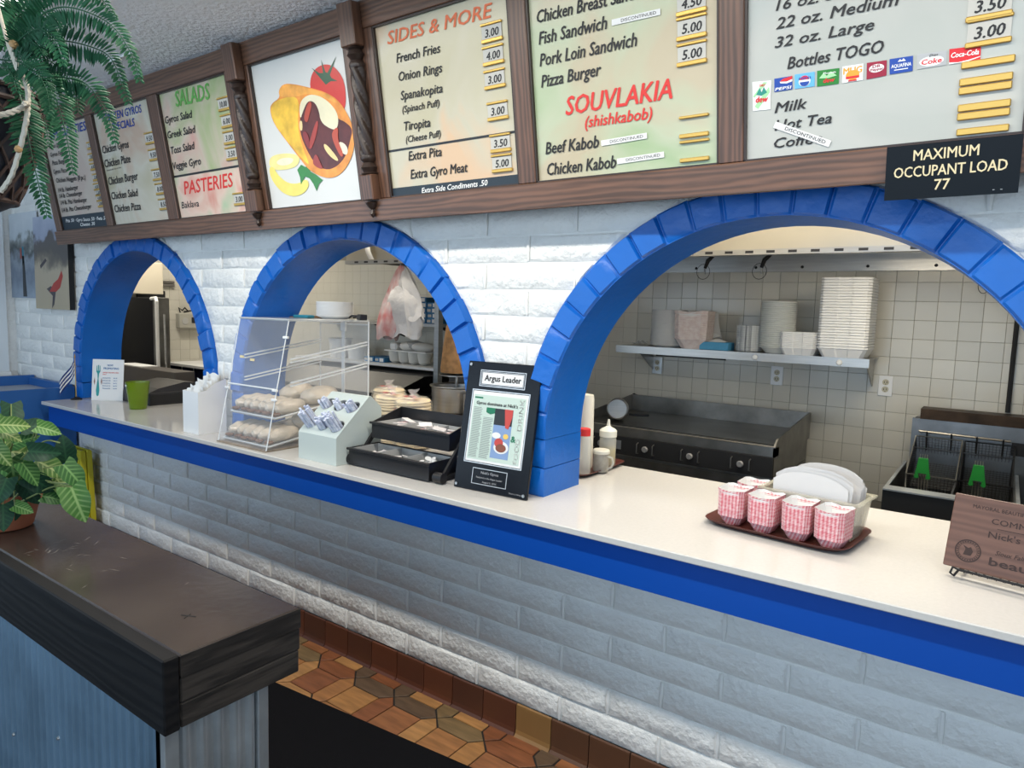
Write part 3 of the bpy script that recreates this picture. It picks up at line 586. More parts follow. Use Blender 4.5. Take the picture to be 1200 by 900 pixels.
for x0,w0,x1,w1 in TAPE:
    tp=MB(); tt=MB()
    d=Vector((x1-x0,w1-w0)); n=Vector((-d.y,d.x)).normalized()*.0085
    p=[(x0+n.x*s,w0+n.y*s) for s in(1,-1)]; q=[(x1+n.x*s,w1+n.y*s) for s in(1,-1)]
    flatpoly(tp,[p[1],q[1],q[0],p[0]],YT-.0022)
    u=d.normalized(); 
    if not _font.get(('DISCONTINUED',.0)): textgeo(MB(),'DISCONTINUED',0,1,0,1,bold=.0)
    vs,fs=_font[('DISCONTINUED',.0)]; a=min(v[0] for v in vs); b=max(v[0] for v in vs); Ln=d.length*.72; k=Ln/(b-a); nn=n.normalized(); o0=Vector((x0,w0))+d*.2-nn*.004
    tt.add([(o0.x+u.x*(v[0]-a)*k+nn.x*v[1]*.0125,YT-.0028,o0.y+u.y*(v[0]-a)*k+nn.y*v[1]*.0125) for v in vs],fs)
    pn=7 if x0>1.6 else 6
    part('paper_tape',tp,PAPER,panels[pn-1]); part('tape_lettering',tt,INK,panels[pn-1])
# drink stickers
def quadpt(c,u,v): # c: TL,TR,BR,BL
    a=Vector(c[3])*(1-u)+Vector(c[2])*u; b=Vector(c[0])*(1-u)+Vector(c[1])*u; return a*(1-v)+b*v
def onsticker(mb,c,poly,y): flatpoly(mb,[tuple(quadpt(c,*p)) for p in poly],y)
def stext(mb,c,t,u0,u1,v0,v1,y,**k):
    a=quadpt(c,u0,v0); b=quadpt(c,u1,v0); h=(quadpt(c,u0,v1)-a).y; textgeo(mb,t,a.x,b.x,a.y,h,y,b.y,**k)
disc=lambda cu,cv,ru,rv,n=16:[(cu+ru*cos(2*PI*i/n),cv+rv*sin(2*PI*i/n)) for i in range(n)]
half=lambda cu,cv,ru,rv,a0,n=10:[(cu+ru*cos(a0+PI*i/n),cv+rv*sin(a0+PI*i/n)) for i in range(n+1)]
SKY=flat('sticker_blue',(.12,.42,.75)); DBL=flat('sticker_deep_blue',(.01,.06,.34)); DGR=flat('sticker_green',(.015,.20,.03)); MAR=flat('sticker_maroon',(.30,.01,.04)); ORG=flat('sticker_orange',(.85,.35,.04)); SIL=flat('sticker_silver',(.42,.43,.44)); RED=flat('sticker_red',(.65,.02,.03)); WH=flat('sticker_white',(.82,.83,.82)); LGR=flat('sticker_light_green',(.35,.7,.35))
pan=panels[6]
def sticker(c,bg,layers):
    m=MB(); flatpoly(m,[c[3],c[2],c[1],c[0]],YT-.001); part('sticker',m,bg,pan)
    for i,(mt,fn) in enumerate(layers):
        m=MB(); fn(m,YT-.0016-.0005*i); part('sticker_print',m,mt,pan)
LG=dict(LOGO)
c=LG['dew']; sticker(c,WH,[(LGR,lambda m,y:(onsticker(m,c,[(.1,.15),(.3,.05),(.95,.6),(.9,.8)],y),onsticker(m,c,[(.02,.5),(.1,.45),(.8,.95),(.6,.97)],y))),(flat('sticker_teal',(.02,.25,.2)),lambda m,y:onsticker(m,c,[(.2,.55),(.4,.78),(.5,.62),(.62,.8),(.8,.6),(.5,.5)],y)),(RED,lambda m,y:(stext(m,c,'dew',.18,.85,.28,.5,y,bold=.05,shear=.2),stext(m,c,'DIET',.4,.7,.82,.9,y,bold=.03)))])
c=LG['pepsi']; sticker(c,DBL,[(RED,lambda m,y:onsticker(m,c,[(.3,.72),(.5,.9),(1,1),(1,.78),(.7,.66)],y)),(WH,lambda m,y:(onsticker(m,c,[(.3,.7),(.7,.64),(1,.76),(1,.6),(.7,.5),(.35,.58)],y),stext(m,c,'PEPSI',.05,.95,.08,.3,y,bold=.04,shear=.15)))])
c=LG['dpepsi']; sticker(c,SKY,[(WH,lambda m,y:onsticker(m,c,disc(.5,.45,.3,.38),y)),(RED,lambda m,y:onsticker(m,c,half(.5,.55,.24,.28,0),y)),(DBL,lambda m,y:(onsticker(m,c,half(.5,.4,.24,.3,PI),y),stext(m,c,'PEPSI',.22,.8,.56,.74,y,bold=.04)))])
c=LG['mtn']; sticker(c,DGR,[(LGR,lambda m,y:onsticker(m,c,[(.1,.5),(.3,.82),(.45,.6),(.62,.85),(.9,.55),(.5,.45)],y)),(RED,lambda m,y:stext(m,c,'dew',.3,.82,.18,.48,y,bold=.06,shear=.2)),(WH,lambda m,y:stext(m,c,'Mountain',.3,.85,.72,.85,y,bold=.03))])
c=LG['mug']; sticker(c,WH,[(ORG,lambda m,y:(onsticker(m,c,disc(.5,.4,.33,.3),y),stext(m,c,'MUG',.06,.94,.5,.9,y,bold=.08))),(RED,lambda m,y:(onsticker(m,c,[(.18,.2),(.82,.2),(.82,.34),(.18,.34)],y),onsticker(m,c,[(.3,.03),(.7,.03),(.7,.12),(.3,.12)],y)))])
c=LG['drp']; sticker(c,MAR,[(WH,lambda m,y:onsticker(m,c,disc(.5,.58,.38,.26),y)),(MAR,lambda m,y:(stext(m,c,'DR',.3,.7,.62,.8,y,bold=.04),stext(m,c,'Pepper',.2,.84,.44,.6,y,bold=.04)))])
c=LG['aqua']; sticker(c,DBL,[(WH,lambda m,y:(stext(m,c,'AQUAFINA',.07,.93,.38,.62,y,bold=.02),onsticker(m,c,[(.35,.74),(.45,.9),(.52,.8),(.6,.92),(.7,.74)],y),onsticker(m,c,[(.2,.2),(.8,.2),(.8,.26),(.2,.26)],y)))])
c=LG['dcoke']; sticker(c,SIL,[(WH,lambda m,y:onsticker(m,c,disc(.5,.42,.42,.34),y)),(RED,lambda m,y:stext(m,c,'Coke',.16,.84,.25,.6,y,bold=.05,shear=.1)),(INK,lambda m,y:stext(m,c,'Diet',.42,.72,.72,.9,y,shear=.3))])
c=LG['coke']; sticker(c,RED,[(WH,lambda m,y:(stext(m,c,'Coca-Cola',.06,.94,.4,.75,y,bold=.03,shear=.2),onsticker(m,c,[(0,.12),(.3,.05),(.65,.12),(1,.25),(1,.2),(.6,0),(0,0)],y)))])
# gyro picture: layered flat print
GC={'tomato':(.62,.04,.03),'stem':(.03,.10,.05),'lemon':(.82,.72,.28),'lemonhole':(.80,.76,.55),'rind':(.85,.70,.16),'parsley':(.04,.22,.05),'wrap':(.80,.30,.05),'cone':(.88,.52,.05),'meat':(.11,.022,.018),'sauce':(.78,.72,.50),'onion':(.85,.62,.28),'sauce2':(.80,.72,.55),'onion2':(.8,.62,.3),'fold':(.86,.38,.07),'strip1':(.42,.06,.03),'strip2':(.38,.05,.035),'strip3':(.50,.08,.04),'strip4':(.34,.05,.04),'strip5':(.24,.03,.03)}
pic=panels[3]
for i,(k,pl) in enumerate(GYRO.items()):
    m=MB(); 
    # smooth the outline by corner cutting
    q=[Vector(p) for p in pl]
    if k not in('stem','parsley'):
        for _ in range(2):
            q=[s for j in range(len(q)) for s in (q[j]*.75+q[(j+1)%len(q)]*.25,q[j]*.25+q[(j+1)%len(q)]*.75)]
    flatpoly(m,[tuple(p) for p in q],YT-.0004-.00022*i)
    part('picture_print',m,mat('print_'+k,GC[k],.3,var=.35 if k in('wrap','cone','meat','fold') else .08,vs=14,detail=6),pic)
# turned half posts
for xp in (-.645,.138):
    pr=[(.034,0),(.038,.006),(.026,.012),(.030,.022),(.036,.034),(.028,.046),(.022,.056),(.030,.066),(.033,.078),(.030,.09)]
    lo=.185; hi=.66
    t=MB(); nn=24; v=[]; nz=70
    for j in range(nz+1):
        f=j/nz; z=lo+.075+(hi-.075-lo-.075)*f
        for i in range(nn):
            a=2*PI*i/nn; r=.0275+.0055*(abs(sin(2*a/1+f*11))*2-1); v.append((xp+r*cos(a),-.012+r*sin(a),z))
    t.add(v,[(j*nn+i,j*nn+(i+1)%nn,(j+1)*nn+(i+1)%nn,(j+1)*nn+i) for j in range(nz) for i in range(nn)])
    t.lathe([(r,z*.83) for r,z in pr],20,(xp,-.012,lo)); t.lathe([(r,.075-z*.83) for r,z in pr],20,(xp,-.012,hi-.075))
    po=part('turned_post',t,POSTM,mbd,True)
    part('post_block',MB().cbox(xp-.042,xp+.042,-.05,-.0005,hi,.815,.004),WOODV,po)
    part('post_block',MB().cbox(xp-.036,xp+.036,-.045,-.0005,.085,lo,.004),WOODV,po)
    part('finial',MB().lathe([(.002,.0),(.008,.006),(.012,.016),(.007,.026),(.006,.032),(.016,.042),(.022,.052),(.026,.06),(.010,.066)],14,(xp,-.022,.016)),POSTM,po,True)
part('finial',MB().lathe([(.002,.0),(.010,.01),(.014,.02),(.008,.03),(.02,.045),(.026,.055),(.01,.06)],12,(-2.93,.02,.01)),POSTM,mbd,True)
# occupant load sign
sg=thing('occupant_sign','black sign with cream letters reading MAXIMUM OCCUPANT LOAD 77','sign',(2.147,-.178,2.064),rx=T10)
part('sign_plate',MB().box(-.137,.137,-.004,.003,-.064,.065),mat('sign_black',(.004,.007,.011),.45,spec=.2),sg)
s=MB(); textgeo(s,'MAXIMUM',-.078,.055,.027,.026,-.0048,bold=.012); textgeo(s,'OCCUPANT LOAD',-.118,.112,-.011,.026,-.0048,bold=.012); textgeo(s,'77',-.030,.002,-.045,.026,-.0048,bold=.012)
part('lettering',s,CRI,sg)
s=MB()
for a in (.090,.105): s.lathe([(.0025,0),(.0025,.002)],8,(a,-.005,-.055))
part('screw',s,STEEL,sg)
# ================================================================== THINGS ON THE COUNTER
Z=1.0
# --- pastry case
pc=thing('pastry_case','clear acrylic pastry case with slanted front standing on the counter under the middle arch','display case',(-.70,0,Z))
a=MB(); a.hexa([(-.2,-.232,.005),(.2,-.232,.005),(.2,-.228,.005),(-.2,-.228,.005),(-.2,-.104,.62),(.2,-.104,.62),(.2,-.100,.62),(-.2,-.100,.62)]); part('front_pane',a,ACR,pc)
for s in(-1,1):
    a=MB(); x0,x1=(.1965,.2) if s>0 else (-.2,-.1965)
    a.prism([(-.225,.005),(.405,.005),(.405,.62),(-.10,.62)],x0,x1,'x'); part('side_pane',a,ACR,pc)
part('back_pane',MB().box(-.195,.195,.402,.405,.005,.62),ACR,pc)
part('top_pane',MB().cbox(-.203,.203,-.108,.41,.6205,.628,.002),mat('acrylic_top',(.62,.64,.64),.2,alpha=.72),pc)
part('base_board',MB().cbox(-.205,.205,-.240,.41,.0,.005,.001),mat('worn_base',(.30,.24,.18),.6,var=.4,vs=12),pc)
e=MB()
for s in(-1,1):
    e.tube([(s*.2,-.232,.006),(s*.2,-.102,.62)],.0032,6); e.tube([(s*.2,.405,.006),(s*.2,.405,.62)],.004,6); e.tube([(s*.2,-.10,.62),(s*.2,.405,.62)],.003,6)
e.tube([(-.2,-.10,.62),(.2,-.10,.62)],.003,6); e.tube([(-.2,-.172,.292),(.2,-.172,.292)],.005,6); e.tube([(-.2,.405,.6),(.2,.405,.6)],.004,6); e.box(-.012,.012,.40,.404,.01,.62)
part('bright_edge',e,ACRE,pc)
for s in(-1,1):
    for z0 in(.415,.30):
        r=MB()
        for dz in(0,.016): r.hexa([(s*.19-.006,-.085,z0+dz),(s*.19+.006,-.085,z0+dz),(s*.19+.006,.40,z0+dz+.074),(s*.19-.006,.40,z0+dz+.074),(s*.19-.006,-.085,z0+dz+.006),(s*.19+.006,-.085,z0+dz+.006),(s*.19+.006,.40,z0+dz+.080),(s*.19-.006,.40,z0+dz+.080)])
        part('tray_rail',r,ACRE,pc)
h=MB()
for x,y,z in((.2,-.118,.54),(.2,-.185,.245),(.2,-.18,.29),(-.2,-.175,.27)): h.cbox(x-.018,x+.018,y-.008,y+.004,z-.006,z+.006,.002)
h.cbox(.192,.206,.385,.415,.13,.20,.003); h.cbox(-.02,.02,.396,.410,.56,.61,.003)
part('hinge',h,WHITE,pc)
h=MB()
for x,z in((-.12,.43),(-.03,.42)): h.box(x-.016,x+.016,-.2328+.2114*z-.006,-.2328+.2114*z-.002,z-.006,z+.006)
part('sticker',h,mat('yellow_label',(.75,.62,.35),.6),pc)
TRAYM=mat('clear_tray',(.55,.50,.42),.3,alpha=.55)
for k,(z0,f) in enumerate(((.145,-.17),(.012,-.21))):
    t=thing('pastry_tray',('upper' if k==0 else 'lower')+' thin clear tray of wrapped pastries inside the acrylic case','tray',(-.70,0,Z+z0),group='trays in the pastry case')
    m=MB(); y1=.33; sl=.13
    m.hexa([(-.185,f,0),(.185,f,0),(.185,y1,(y1-f)*sl),(-.185,y1,(y1-f)*sl),(-.185,f,.005),(.185,f,.005),(.185,y1,(y1-f)*sl+.005),(-.185,y1,(y1-f)*sl+.005)])
    part('tray_base',m,TRAYM,t)
    part('tray_lip',MB().tube([(-.185,y1,(y1-f)*sl+.008),(-.185,f,.008),(.185,f,.008),(.185,y1,(y1-f)*sl+.008)],.004,6),ACRE,t)
BAGM=mat('wrapped_pastry',(.62,.53,.42),.35,var=.22,vs=18,bump=.5,bs=35,bdist=.006,coat=.4)
NUT=mat('nut_filling',(.17,.085,.045),.7,bump=.6,bs=90)
def loaf(l,w,h,n=16,m=8,seed=0):
    rn=random.Random(seed); b=MB(); ph=rn.random()*6
    def fn(u,v):
        a=2*PI*u; t=-PI/2+PI*v; r=cos(t)**.7 if cos(t)>0 else 0
        y=l/2*sin(t); z=max(0,h*.5+h*.55*r*sin(a)); return (w/2*r*cos(a)*(1+.08*sin(5*a+ph+4*t)),y,z*(1+.05*sin(9*t+ph)))
    return b.grid(fn,n,m)
lm=[loaf(.17,.062,.062,seed=s).mesh('bread',BAGM,True) for s in range(3)]
nb=MB().cbox(-.022,.022,-.014,.014,.002,.016,.004).mesh('nut_filling',NUT)
i=0
for k,(z0,f) in enumerate(((.150,-.17),(.018,-.21))):
    for j in range(6):
        x=-.70-.155+j*.062; y=f+.101+.008*(j%2); o=thing('wrapped_pastry','film wrapped pastry, %s from the left in the row on the %s case tray'%(('first','second','third','fourth','fifth','last')[j],('upper','lower')[k]),'pastry',(x,y,Z+z0+.018),(-.12+.05*(j%3)),group='wrapped pastries on the '+('upper' if k==0 else 'lower')+' tray',rx=.12)
        link('pastry_body',lm[i%3],o); link('nut_filling',nb,o,(0,-.083,0)); i+=1
big=loaf(.20,.15,.085,seed=9).mesh('bread',BAGM,True)
for k,(x,y,z,lb) in enumerate(((-.60,.16,1.19,'large pale bagged bread at the back right of the upper case tray'),(-.80,.17,1.19,'large pale bagged bread at the back left of the upper case tray'),(-.66,.13,1.066,'large grey bagged bread at the back of the lower case tray'))):
    o=link('bagged_bread',big,None,(x,y,z),(.12,0,.3*k)); tag(o,lb,'bread')
# --- stack of plates and clutter on top of the case
zc=1.6285
def plate_stack(name,n,r,dz,lbl,grp,loc,mt,cat='plates',partn='plate',prof=None):
    t=thing(name,lbl,cat,loc,group=grp)
    me=MB().lathe(prof or [(r*.62,0),(r*.66,.002),(r,.016),(r*1.0,.018),(r*.95,.017),(r*.6,.004)],24).mesh(partn,mt,True)
    for i in range(n): link(partn,me,t,(0,0,i*dz))
    return t
plate_stack('plate_stack',14,.098,.0055,'stack of round white foam plates on top of the acrylic pastry case',None,(-.60,.26,zc),FOAM)
single('spatula',MB().cbox(-.07,.07,-.012,.012,0,.012,.004).cbox(-.17,-.07,-.03,.03,0,.004,.001),mat('wood_handle',(.30,.16,.08),.5),'wooden handled spatula lying on the acrylic case beside the plates','spatula',(-.76,.30,zc),.5)
single('folded_cloth',MB().cbox(-.05,.05,-.03,.03,0,.016,.005),mat('teal_cloth',(.02,.20,.28),.8),'small folded teal cloth on the acrylic case','cloth',(-.755,.18,zc),.2)
tg=MB(); tg.tube([(-.09,-.012,.01),(-.02,-.02,.02),(.06,-.008,.02),(.09,0,.016),(.06,.008,.02),(-.02,.02,.02),(-.09,.012,.01)],.006,6); tg.cbox(.05,.1,-.02,.02,0,.03,.004)
single('tongs',tg,BLACK,'black tongs on the acrylic case at the right of the plate stack','tongs',(-.44,.27,zc),-.4,smooth=True)
kn=MB(); kn.cbox(-.05,.09,-.01,.012,.0,.02,.004); kn.cbox(-.16,-.05,-.014,.014,.004,.008,.001)
single('knife',kn,BLACK,'black handled knife on the acrylic case behind the teal cloth','knife',(-.80,.36,zc),.2)
# --- cutlery holder
ch=thing('cutlery_holder','pale grey slanted cutlery holder with six round wells, between pastry case and black caddy','cutlery holder',(-.145,0,Z))
b=MB(); b.prism([(-.2,.0),(-.2,.122),(-.194,.130),(-.012,.290),(.0,.292),(.06,.240),(.065,.232),(.065,.0)],-.155,.105,'x')
me=b.mesh('holder_body',mat('pale_grey_plastic',(.52,.58,.55),.38,bump=.05,bs=90))
hb=link('holder_body',me,ch); sl=math.atan2(.16,.182)
wells=[]
for r in range(2):
    for c in range(3):
        t=.052+r*.118; y=-.194+t*cos(sl)-0; z=.130+t*sin(sl); wells.append((-.110+c*.085,y,z))
cut=MB()
nrm=Vector((0,-sin(sl),cos(sl)))
def cyl_along(m,c,d,r,l0,l1,n=20,rx=1):
    d=Vector(d).normalized(); M=Matrix.Translation(c)@d.to_track_quat('Z','Y').to_matrix().to_4x4(); t=MB().lathe([(r,l0),(r,l1)],n); t.xf(M); m.add(t.v,t.f)
wd=Vector((0,-.30,1)).normalized()
wd=Vector((0,-sin(sl)*.9,cos(sl)))
for wv in wells: cyl_along(cut,wv,wd,.0355,-.075,.05,22)
co=link('cutter',cut.mesh('cutter',None),ch); md=hb.modifiers.new('b','BOOLEAN'); md.object=co; md.operation='DIFFERENCE'; md.solver='EXACT'
bpy.context.view_layer.update(); dg=bpy.context.evaluated_depsgraph_get(); nme=bpy.data.meshes.new_from_object(hb.evaluated_get(dg)); hb.modifiers.clear(); hb.data=nme; bpy.data.objects.remove(co)
CUPM=mat('well_cup',(.34,.355,.35),.5)
for i,wv in enumerate(wells):
    m=MB(); M=Matrix.Translation(wv)@wd.to_track_quat('Z','Y').to_matrix().to_4x4()
    t=MB().lathe([(.034,-.070),(.0352,-.0),(.0335,-.0),(.032,-.066),(.001,-.067)],22,cap=False); t.xf(M)
    cp=part('well_cup',t,CUPM,ch,True)
    d=MB()
    for a in(-.7,-.2,.3):
        for zz in(-.015,-.033):
            q=MB().box(-.004,.004,-.001,.001,-.004,.004); q.xf(M@Matrix.Rotation(a,4,'Z')@Matrix.Translation((0,.0322,zz))); d.add(q.v,q.f)
    part('drain_hole',d,BLACK,cp)
    n=26 if i in(0,) else (24 if i<3 else 13); ln=.150 if i<3 else .108; rr=.029 if i<3 else .022
    if i==1: ln=.115
    rn=random.Random(i); m=MB()
    for q in range(n):
        an=rn.random()*6.28; ra=rr*math.sqrt(rn.random()); dx,dy=ra*cos(an),ra*sin(an)-.006*(i>2)
        ml=ln*rn.uniform(.86,1); t=MB().lathe([(.0056,-.062),(.0060,-.062+ml*.85),(.005,-.062+ml)],7); t.xf(M@Matrix.Translation((dx,dy-.004,0))@Matrix.Rotation(rn.uniform(-.06,.06),4,'X')); m.add(t.v,t.f)
    WRP=mat('cutlery_wrap',(.74,.76,.84),.55,col2=(.45,.50,.66),vs=60) if i==0 else WRP
    row=('front','back')[i//3]; pos=('left','middle','right')[i%3]
    single('wrapped_cutlery',m,WRP,'bunch of white wrapped cutlery in the %s %s well of the grey holder'%(row,pos),'cutlery',(-.145,0,Z),group='cutlery bunches in the grey holder',smooth=True)
# --- black condiment caddy
cd=thing('condiment_caddy','two-tier black condiment caddy with grey divided bins beside the framed newspaper plaque','condiment caddy',(.22,0,Z))
GRB=mat('grey_bin_liner',(.42,.42,.41),.5)
for nmx,(x0,x1,y0,y1,z0,z1,zb) in {'lower_bin':(-.24,.235,-.145,.03,.006,.080,.080),'upper_bin':(-.215,.245,-.035,.15,.112,.186,.235)}.items():
    m=MB(); T=.005
    m.box(x0,x1,y0,y1,z0,z0+T); m.box(x0,x1,y0,y0+T,z0+T,z1); m.box(x0,x1,y1-T,y1,z0+T,zb)
    for xx in(x0,x1-T): m.hexa([(xx,y0+T,z0+T),(xx+T,y0+T,z0+T),(xx+T,y1-T,z0+T),(xx,y1-T,z0+T),(xx,y0+T,z1),(xx+T,y0+T,z1),(xx+T,y1-T,zb),(xx,y1-T,zb)])
    m.cbox(x0-.008,x1+.008,y0-.010,y0-.0005,z1-.010,z1,.002)
    bn=part(nmx,m,BLACK,cd)
    g=MB(); zt=z1-.004; g.box(x0+T+.001,x1-T-.001,y0+T+.001,y1-T-.001,z0+T+.001,z0+.018)
    g.box(x0+T+.001,x1-T-.001,y0+T+.001,y0+.010,z0+.018,zt); g.box(x0+T+.001,x1-T-.001,y1-.012,y1-T-.001,z0+.018,zt)
    for q in range(4):
        xq=x0+T+.001+(x1-x0-2*T-.006)*q/3; g.hexa([(xq,y0+.01,z0+.018),(xq+.004,y0+.01,z0+.018),(xq+.004,y1-.012,z0+.018),(xq,y1-.012,z0+.018),(xq,y0+.01,zt),(xq+.004,y0+.01,zt),(xq+.004,y1-.012,zt),(xq,y1-.012,zt)])
    part('divided_liner',g,GRB,bn)
for s in(-.2435,.262):
    fr=MB()
    fr.hexa([(s-.006,-.10,.02),(s+.006,-.10,.02),(s+.006,-.075,.02),(s-.006,-.075,.02),(s-.006,.06,.20),(s+.006,.06,.20),(s+.006,.085,.20),(s-.006,.085,.20)])
    fr.box(s-.008,s+.008,-.12,.14,.004,.022)
    part('side_arm',fr,BLACKM,cd)
for s in(-.248,.275):
    m=MB(); cyl_along(m,(s,-.125,.024),(1,0,0),.022,-.010 if s<0 else -.022,.010 if s<0 else .022,16); part('foot',m,BLACK,cd,True)
rn=random.Random(3)
def packets(bin_,z,y0,y1,cells,n,nmx,mt,lab):
    for ci,(a,b) in enumerate(cells):
        for q in range(n):
            w=rn.uniform(.014,.02); l=rn.uniform(.024,.034); m=MB().cbox(-l,l,-w,w,0,.004,.0015)
            single(nmx,m,mt[q%len(mt)],lab+' at the '+('left','middle','right')[ci],'packets',(.22+rn.uniform(a+.02,b-.02),rn.uniform(y0,y1),Z+z+.006*q+rn.uniform(0,.006)),rn.uniform(0,3),group=nmx+'s in the black caddy',rx=rn.uniform(-.35,.35),ry=rn.uniform(-.3,.3))
P1=mat('sauce_packet',(.78,.74,.72),.35,var=.1,vs=30); P2=mat('red_print_packet',(.80,.72,.70),.35,col2=(.62,.25,.24),vs=50)
packets(0,.145,.02,.10,[(-.2,-.06),(-.06,.09),(.09,.23)],7,'sauce_packet',[P1,P2,P1],'small white condiment packet lying in the upper caddy bin')
packets(0,.036,-.11,-.02,[(-.23,-.09),(-.08,.07)],4,'creamer_packet',[P1],'small white packet lying in the lower caddy bin')
cm=MB().lathe([(.009,0),(.013,.018),(.015,.019),(.001,.020)],10).mesh('creamer_cup',PAPER,True)
for q in range(16): tag(link('creamer_cup',cm,None,(.22+rn.uniform(.10,.21),rn.uniform(-.12,.0),Z+.028+.010*(q//6)),(rn.uniform(-.6,.6),rn.uniform(-.6,.6),0)),'tiny white creamer cup in the right cell of the lower caddy bin','creamer','creamer cups in the lower bin')
# --- bagged pitas
PITA=mat('pita_bread',(.80,.66,.42),.6,var=.2,vs=12,bump=.3,bs=20); FILM=mat('plastic_film',(.9,.9,.88),.15,alpha=.22,coat=.5); RPR=mat('red_bag_print',(.36,.015,.025),.4,col2=(.60,.25,.22),vs=60)
ptm=MB().lathe([(.02,.001),(.080,.0),(.088,.006),(.083,.013),(.02,.015)],22).mesh('pita',PITA,True)
for k,(x,y,n,lb) in enumerate(((-.50,.56,17,'bagged pita stack behind the grey cutlery holder'),(-.27,.36,17,'bagged pita stack, leftmost of the two behind the black caddy'),(-.09,.33,17,'bagged pita stack behind the black caddy beside the steel pot'),(.27,.40,13,'low bagged pita stack partly behind the framed newspaper plaque'))):
    t=thing('pita_stack',lb,'pitas',(x,y,Z),group='bagged pita stacks')
    rn=random.Random(k)
    for i in range(n): link('pita',ptm,t,(rn.uniform(-.004,.004),rn.uniform(-.004,.004),.002+i*.0142),(rn.uniform(-.05,.05),rn.uniform(-.05,.05),0))
    top=.002+n*.0142
    f=MB(); f.lathe([(.088,0),(.096,.02),(.094,top-.01),(.07,top+.010),(.03,top+.016),(.012,top+.03),(.03,top+.05)],20,cap=False)
    f.v=[(p[0]+.004*sin(p[2]*90+p[1]*60),p[1]+.004*sin(p[2]*70+p[0]*80),p[2]+.003*sin(p[0]*90)) for p in f.v]
    part('plastic_bag',f,FILM,t,True)
    for q in range(6):
        an=-2.3+q*.75+rn.uniform(-.2,.2); hz=rn.uniform(.45,.85)*top
        g=MB()
        if q<4:
            dw=rn.uniform(.25,.4); g.grid(lambda u,v:(.0985*cos(an+dw*(u-.5)*2+.2*v),.0985*sin(an+dw*(u-.5)*2+.2*v),hz+(v-.5)*.030+.012*sin(u*7)),6,2)
        else:
            g.grid(lambda u,v:((u-.5)*.09+(q-4.5)*.05,(v-.5)*.035-.02+.01*sin(u*6),top+.0175+.003*sin(u*8)-.03*abs((u-.5)+(q-4.5))*.2),6,2)
        part('red_label',g,RPR,t,True)
# --- framed newspaper plaque
lean=math.atan2(.09,.50)
pl=thing('newspaper_plaque','black plaque with a framed newspaper page headed Argus Leader leaning against the blue pier','plaque',(.733,-.112,Z+.002),.055,rx=-lean)
part('plaque_board',MB().cbox(-.168,.168,0,.016,0,.502,.002),mat('gloss_black',(.004,.005,.008),.22,spec=.25),pl)
def frame(m,x0,x1,z0,z1,y,t): m.box(x0,x1,y,.0005,z0,z0+t); m.box(x0,x1,y,.0005,z1-t,z1); m.box(x0,x0+t,y,.0005,z0+t,z1-t); m.box(x1-t,x1,y,.0005,z0+t,z1-t)
m=MB(); frame(m,-.105,.105,.405,.470,-.002,.003); frame(m,-.133,.133,.105,.392,-.002,.0035); frame(m,-.085,.075,.026,.088,-.002,.0025); frame(m,-.098,.098,.411,.464,-.0022,.002)
part('silver_line',m,mat('silver_line',(.55,.55,.55),.3,.6),pl)
part('title_card',MB().box(-.094,.094,-.0015,0,.415,.460),PAPER,pl)
part('newspaper_page',MB().box(-.127,.127,-.0015,0,.111,.386),PAPER,pl)
m=MB(); textgeo(m,'Argus Leader',-.082,.085,.428,.024,-.0022,bold=.035); textgeo(m,"Gyros dominate at Nick's",-.105,.085,.334,.013,-.0035,bold=.03)
part('lettering',m,INK,pl)
part('green_panel',MB().box(-.120,.118,-.0022,-.0016,.120,.372),flat('pale_green',(.50,.60,.53)),pl)
m=MB(); m.box(-.116,-.078,-.003,-.0023,.357,.363); m.prism([(-.055,.325),(-.055,.306),(-.035,.299),(-.012,.306),(-.012,.325)],-.003,-.0023); textgeo(m,'&',.072,.092,.205,.024,-.0032,bold=.04); part('green_print',m,flat('dark_green',(.01,.16,.08)),pl)
m=MB(); t=MB(); textgeo(t,'FOOD',0,.095,0,.020,bold=.03); textgeo(t,'DRINK',.125,.245,0,.020,bold=.03); m.add([(.112-p[2]*1.0-.0,-.0031,.125+p[0]) for p in t.v],t.f)
part('side_lettering',m,flat('faint_white',(.72,.76,.72)),pl)
m=MB(); rn=random.Random(5)
for c,(x0,x1,za,zb) in enumerate(((-.115,-.072,.128,.325),(-.066,-.020,.128,.285))):
    z=za
    while z<zb: m.box(x0,x1-rn.uniform(0,.008),-.0026,-.0023,z,z+.0022); z+=.0052
part('column_text',m,flat('news_grey',(.20,.22,.21)),pl)
m=MB(); m.box(-.014,.068,-.003,-.0023,.135,.325); part('news_photo',m,flat('photo_blue',(.20,.30,.50)),pl)
m=MB(); m.box(-.014,.068,-.0035,-.0031,.262,.325); part('news_photo_dark',m,flat('photo_dark',(.02,.025,.03)),pl)
m=MB(); flatpoly(m,[(.03,.325),(.04,.255),(.055,.25),(.068,.30),(.068,.325)],-.004); flatpoly(m,[(.02+.02*cos(a),.195+.018*sin(a)) for a in[i*.4 for i in range(16)]],-.0042); part('news_photo_red',m,flat('photo_red',(.50,.06,.05)),pl)
m=MB(); flatpoly(m,[(.032+.034*cos(a),.178+.024*sin(a)) for a in[i*.4 for i in range(16)]],-.0038); flatpoly(m,[(.005+.02*cos(a),.222+.012*sin(a)) for a in[i*.4 for i in range(16)]],-.0038); part('news_photo_plate',m,PAPER,pl)
m=MB(); flatpoly(m,[(.032+.024*cos(a),.176+.016*sin(a)) for a in[i*.4 for i in range(16)]],-.0046); part('news_photo_food',m,flat('photo_brown',(.22,.07,.04)),pl)
m=MB(); flatpoly(m,[(.048+.012*cos(a),.222+.010*sin(a)) for a in[i*.4 for i in range(16)]],-.0042); part('news_photo_fries',m,flat('photo_yellow',(.75,.5,.12)),pl)
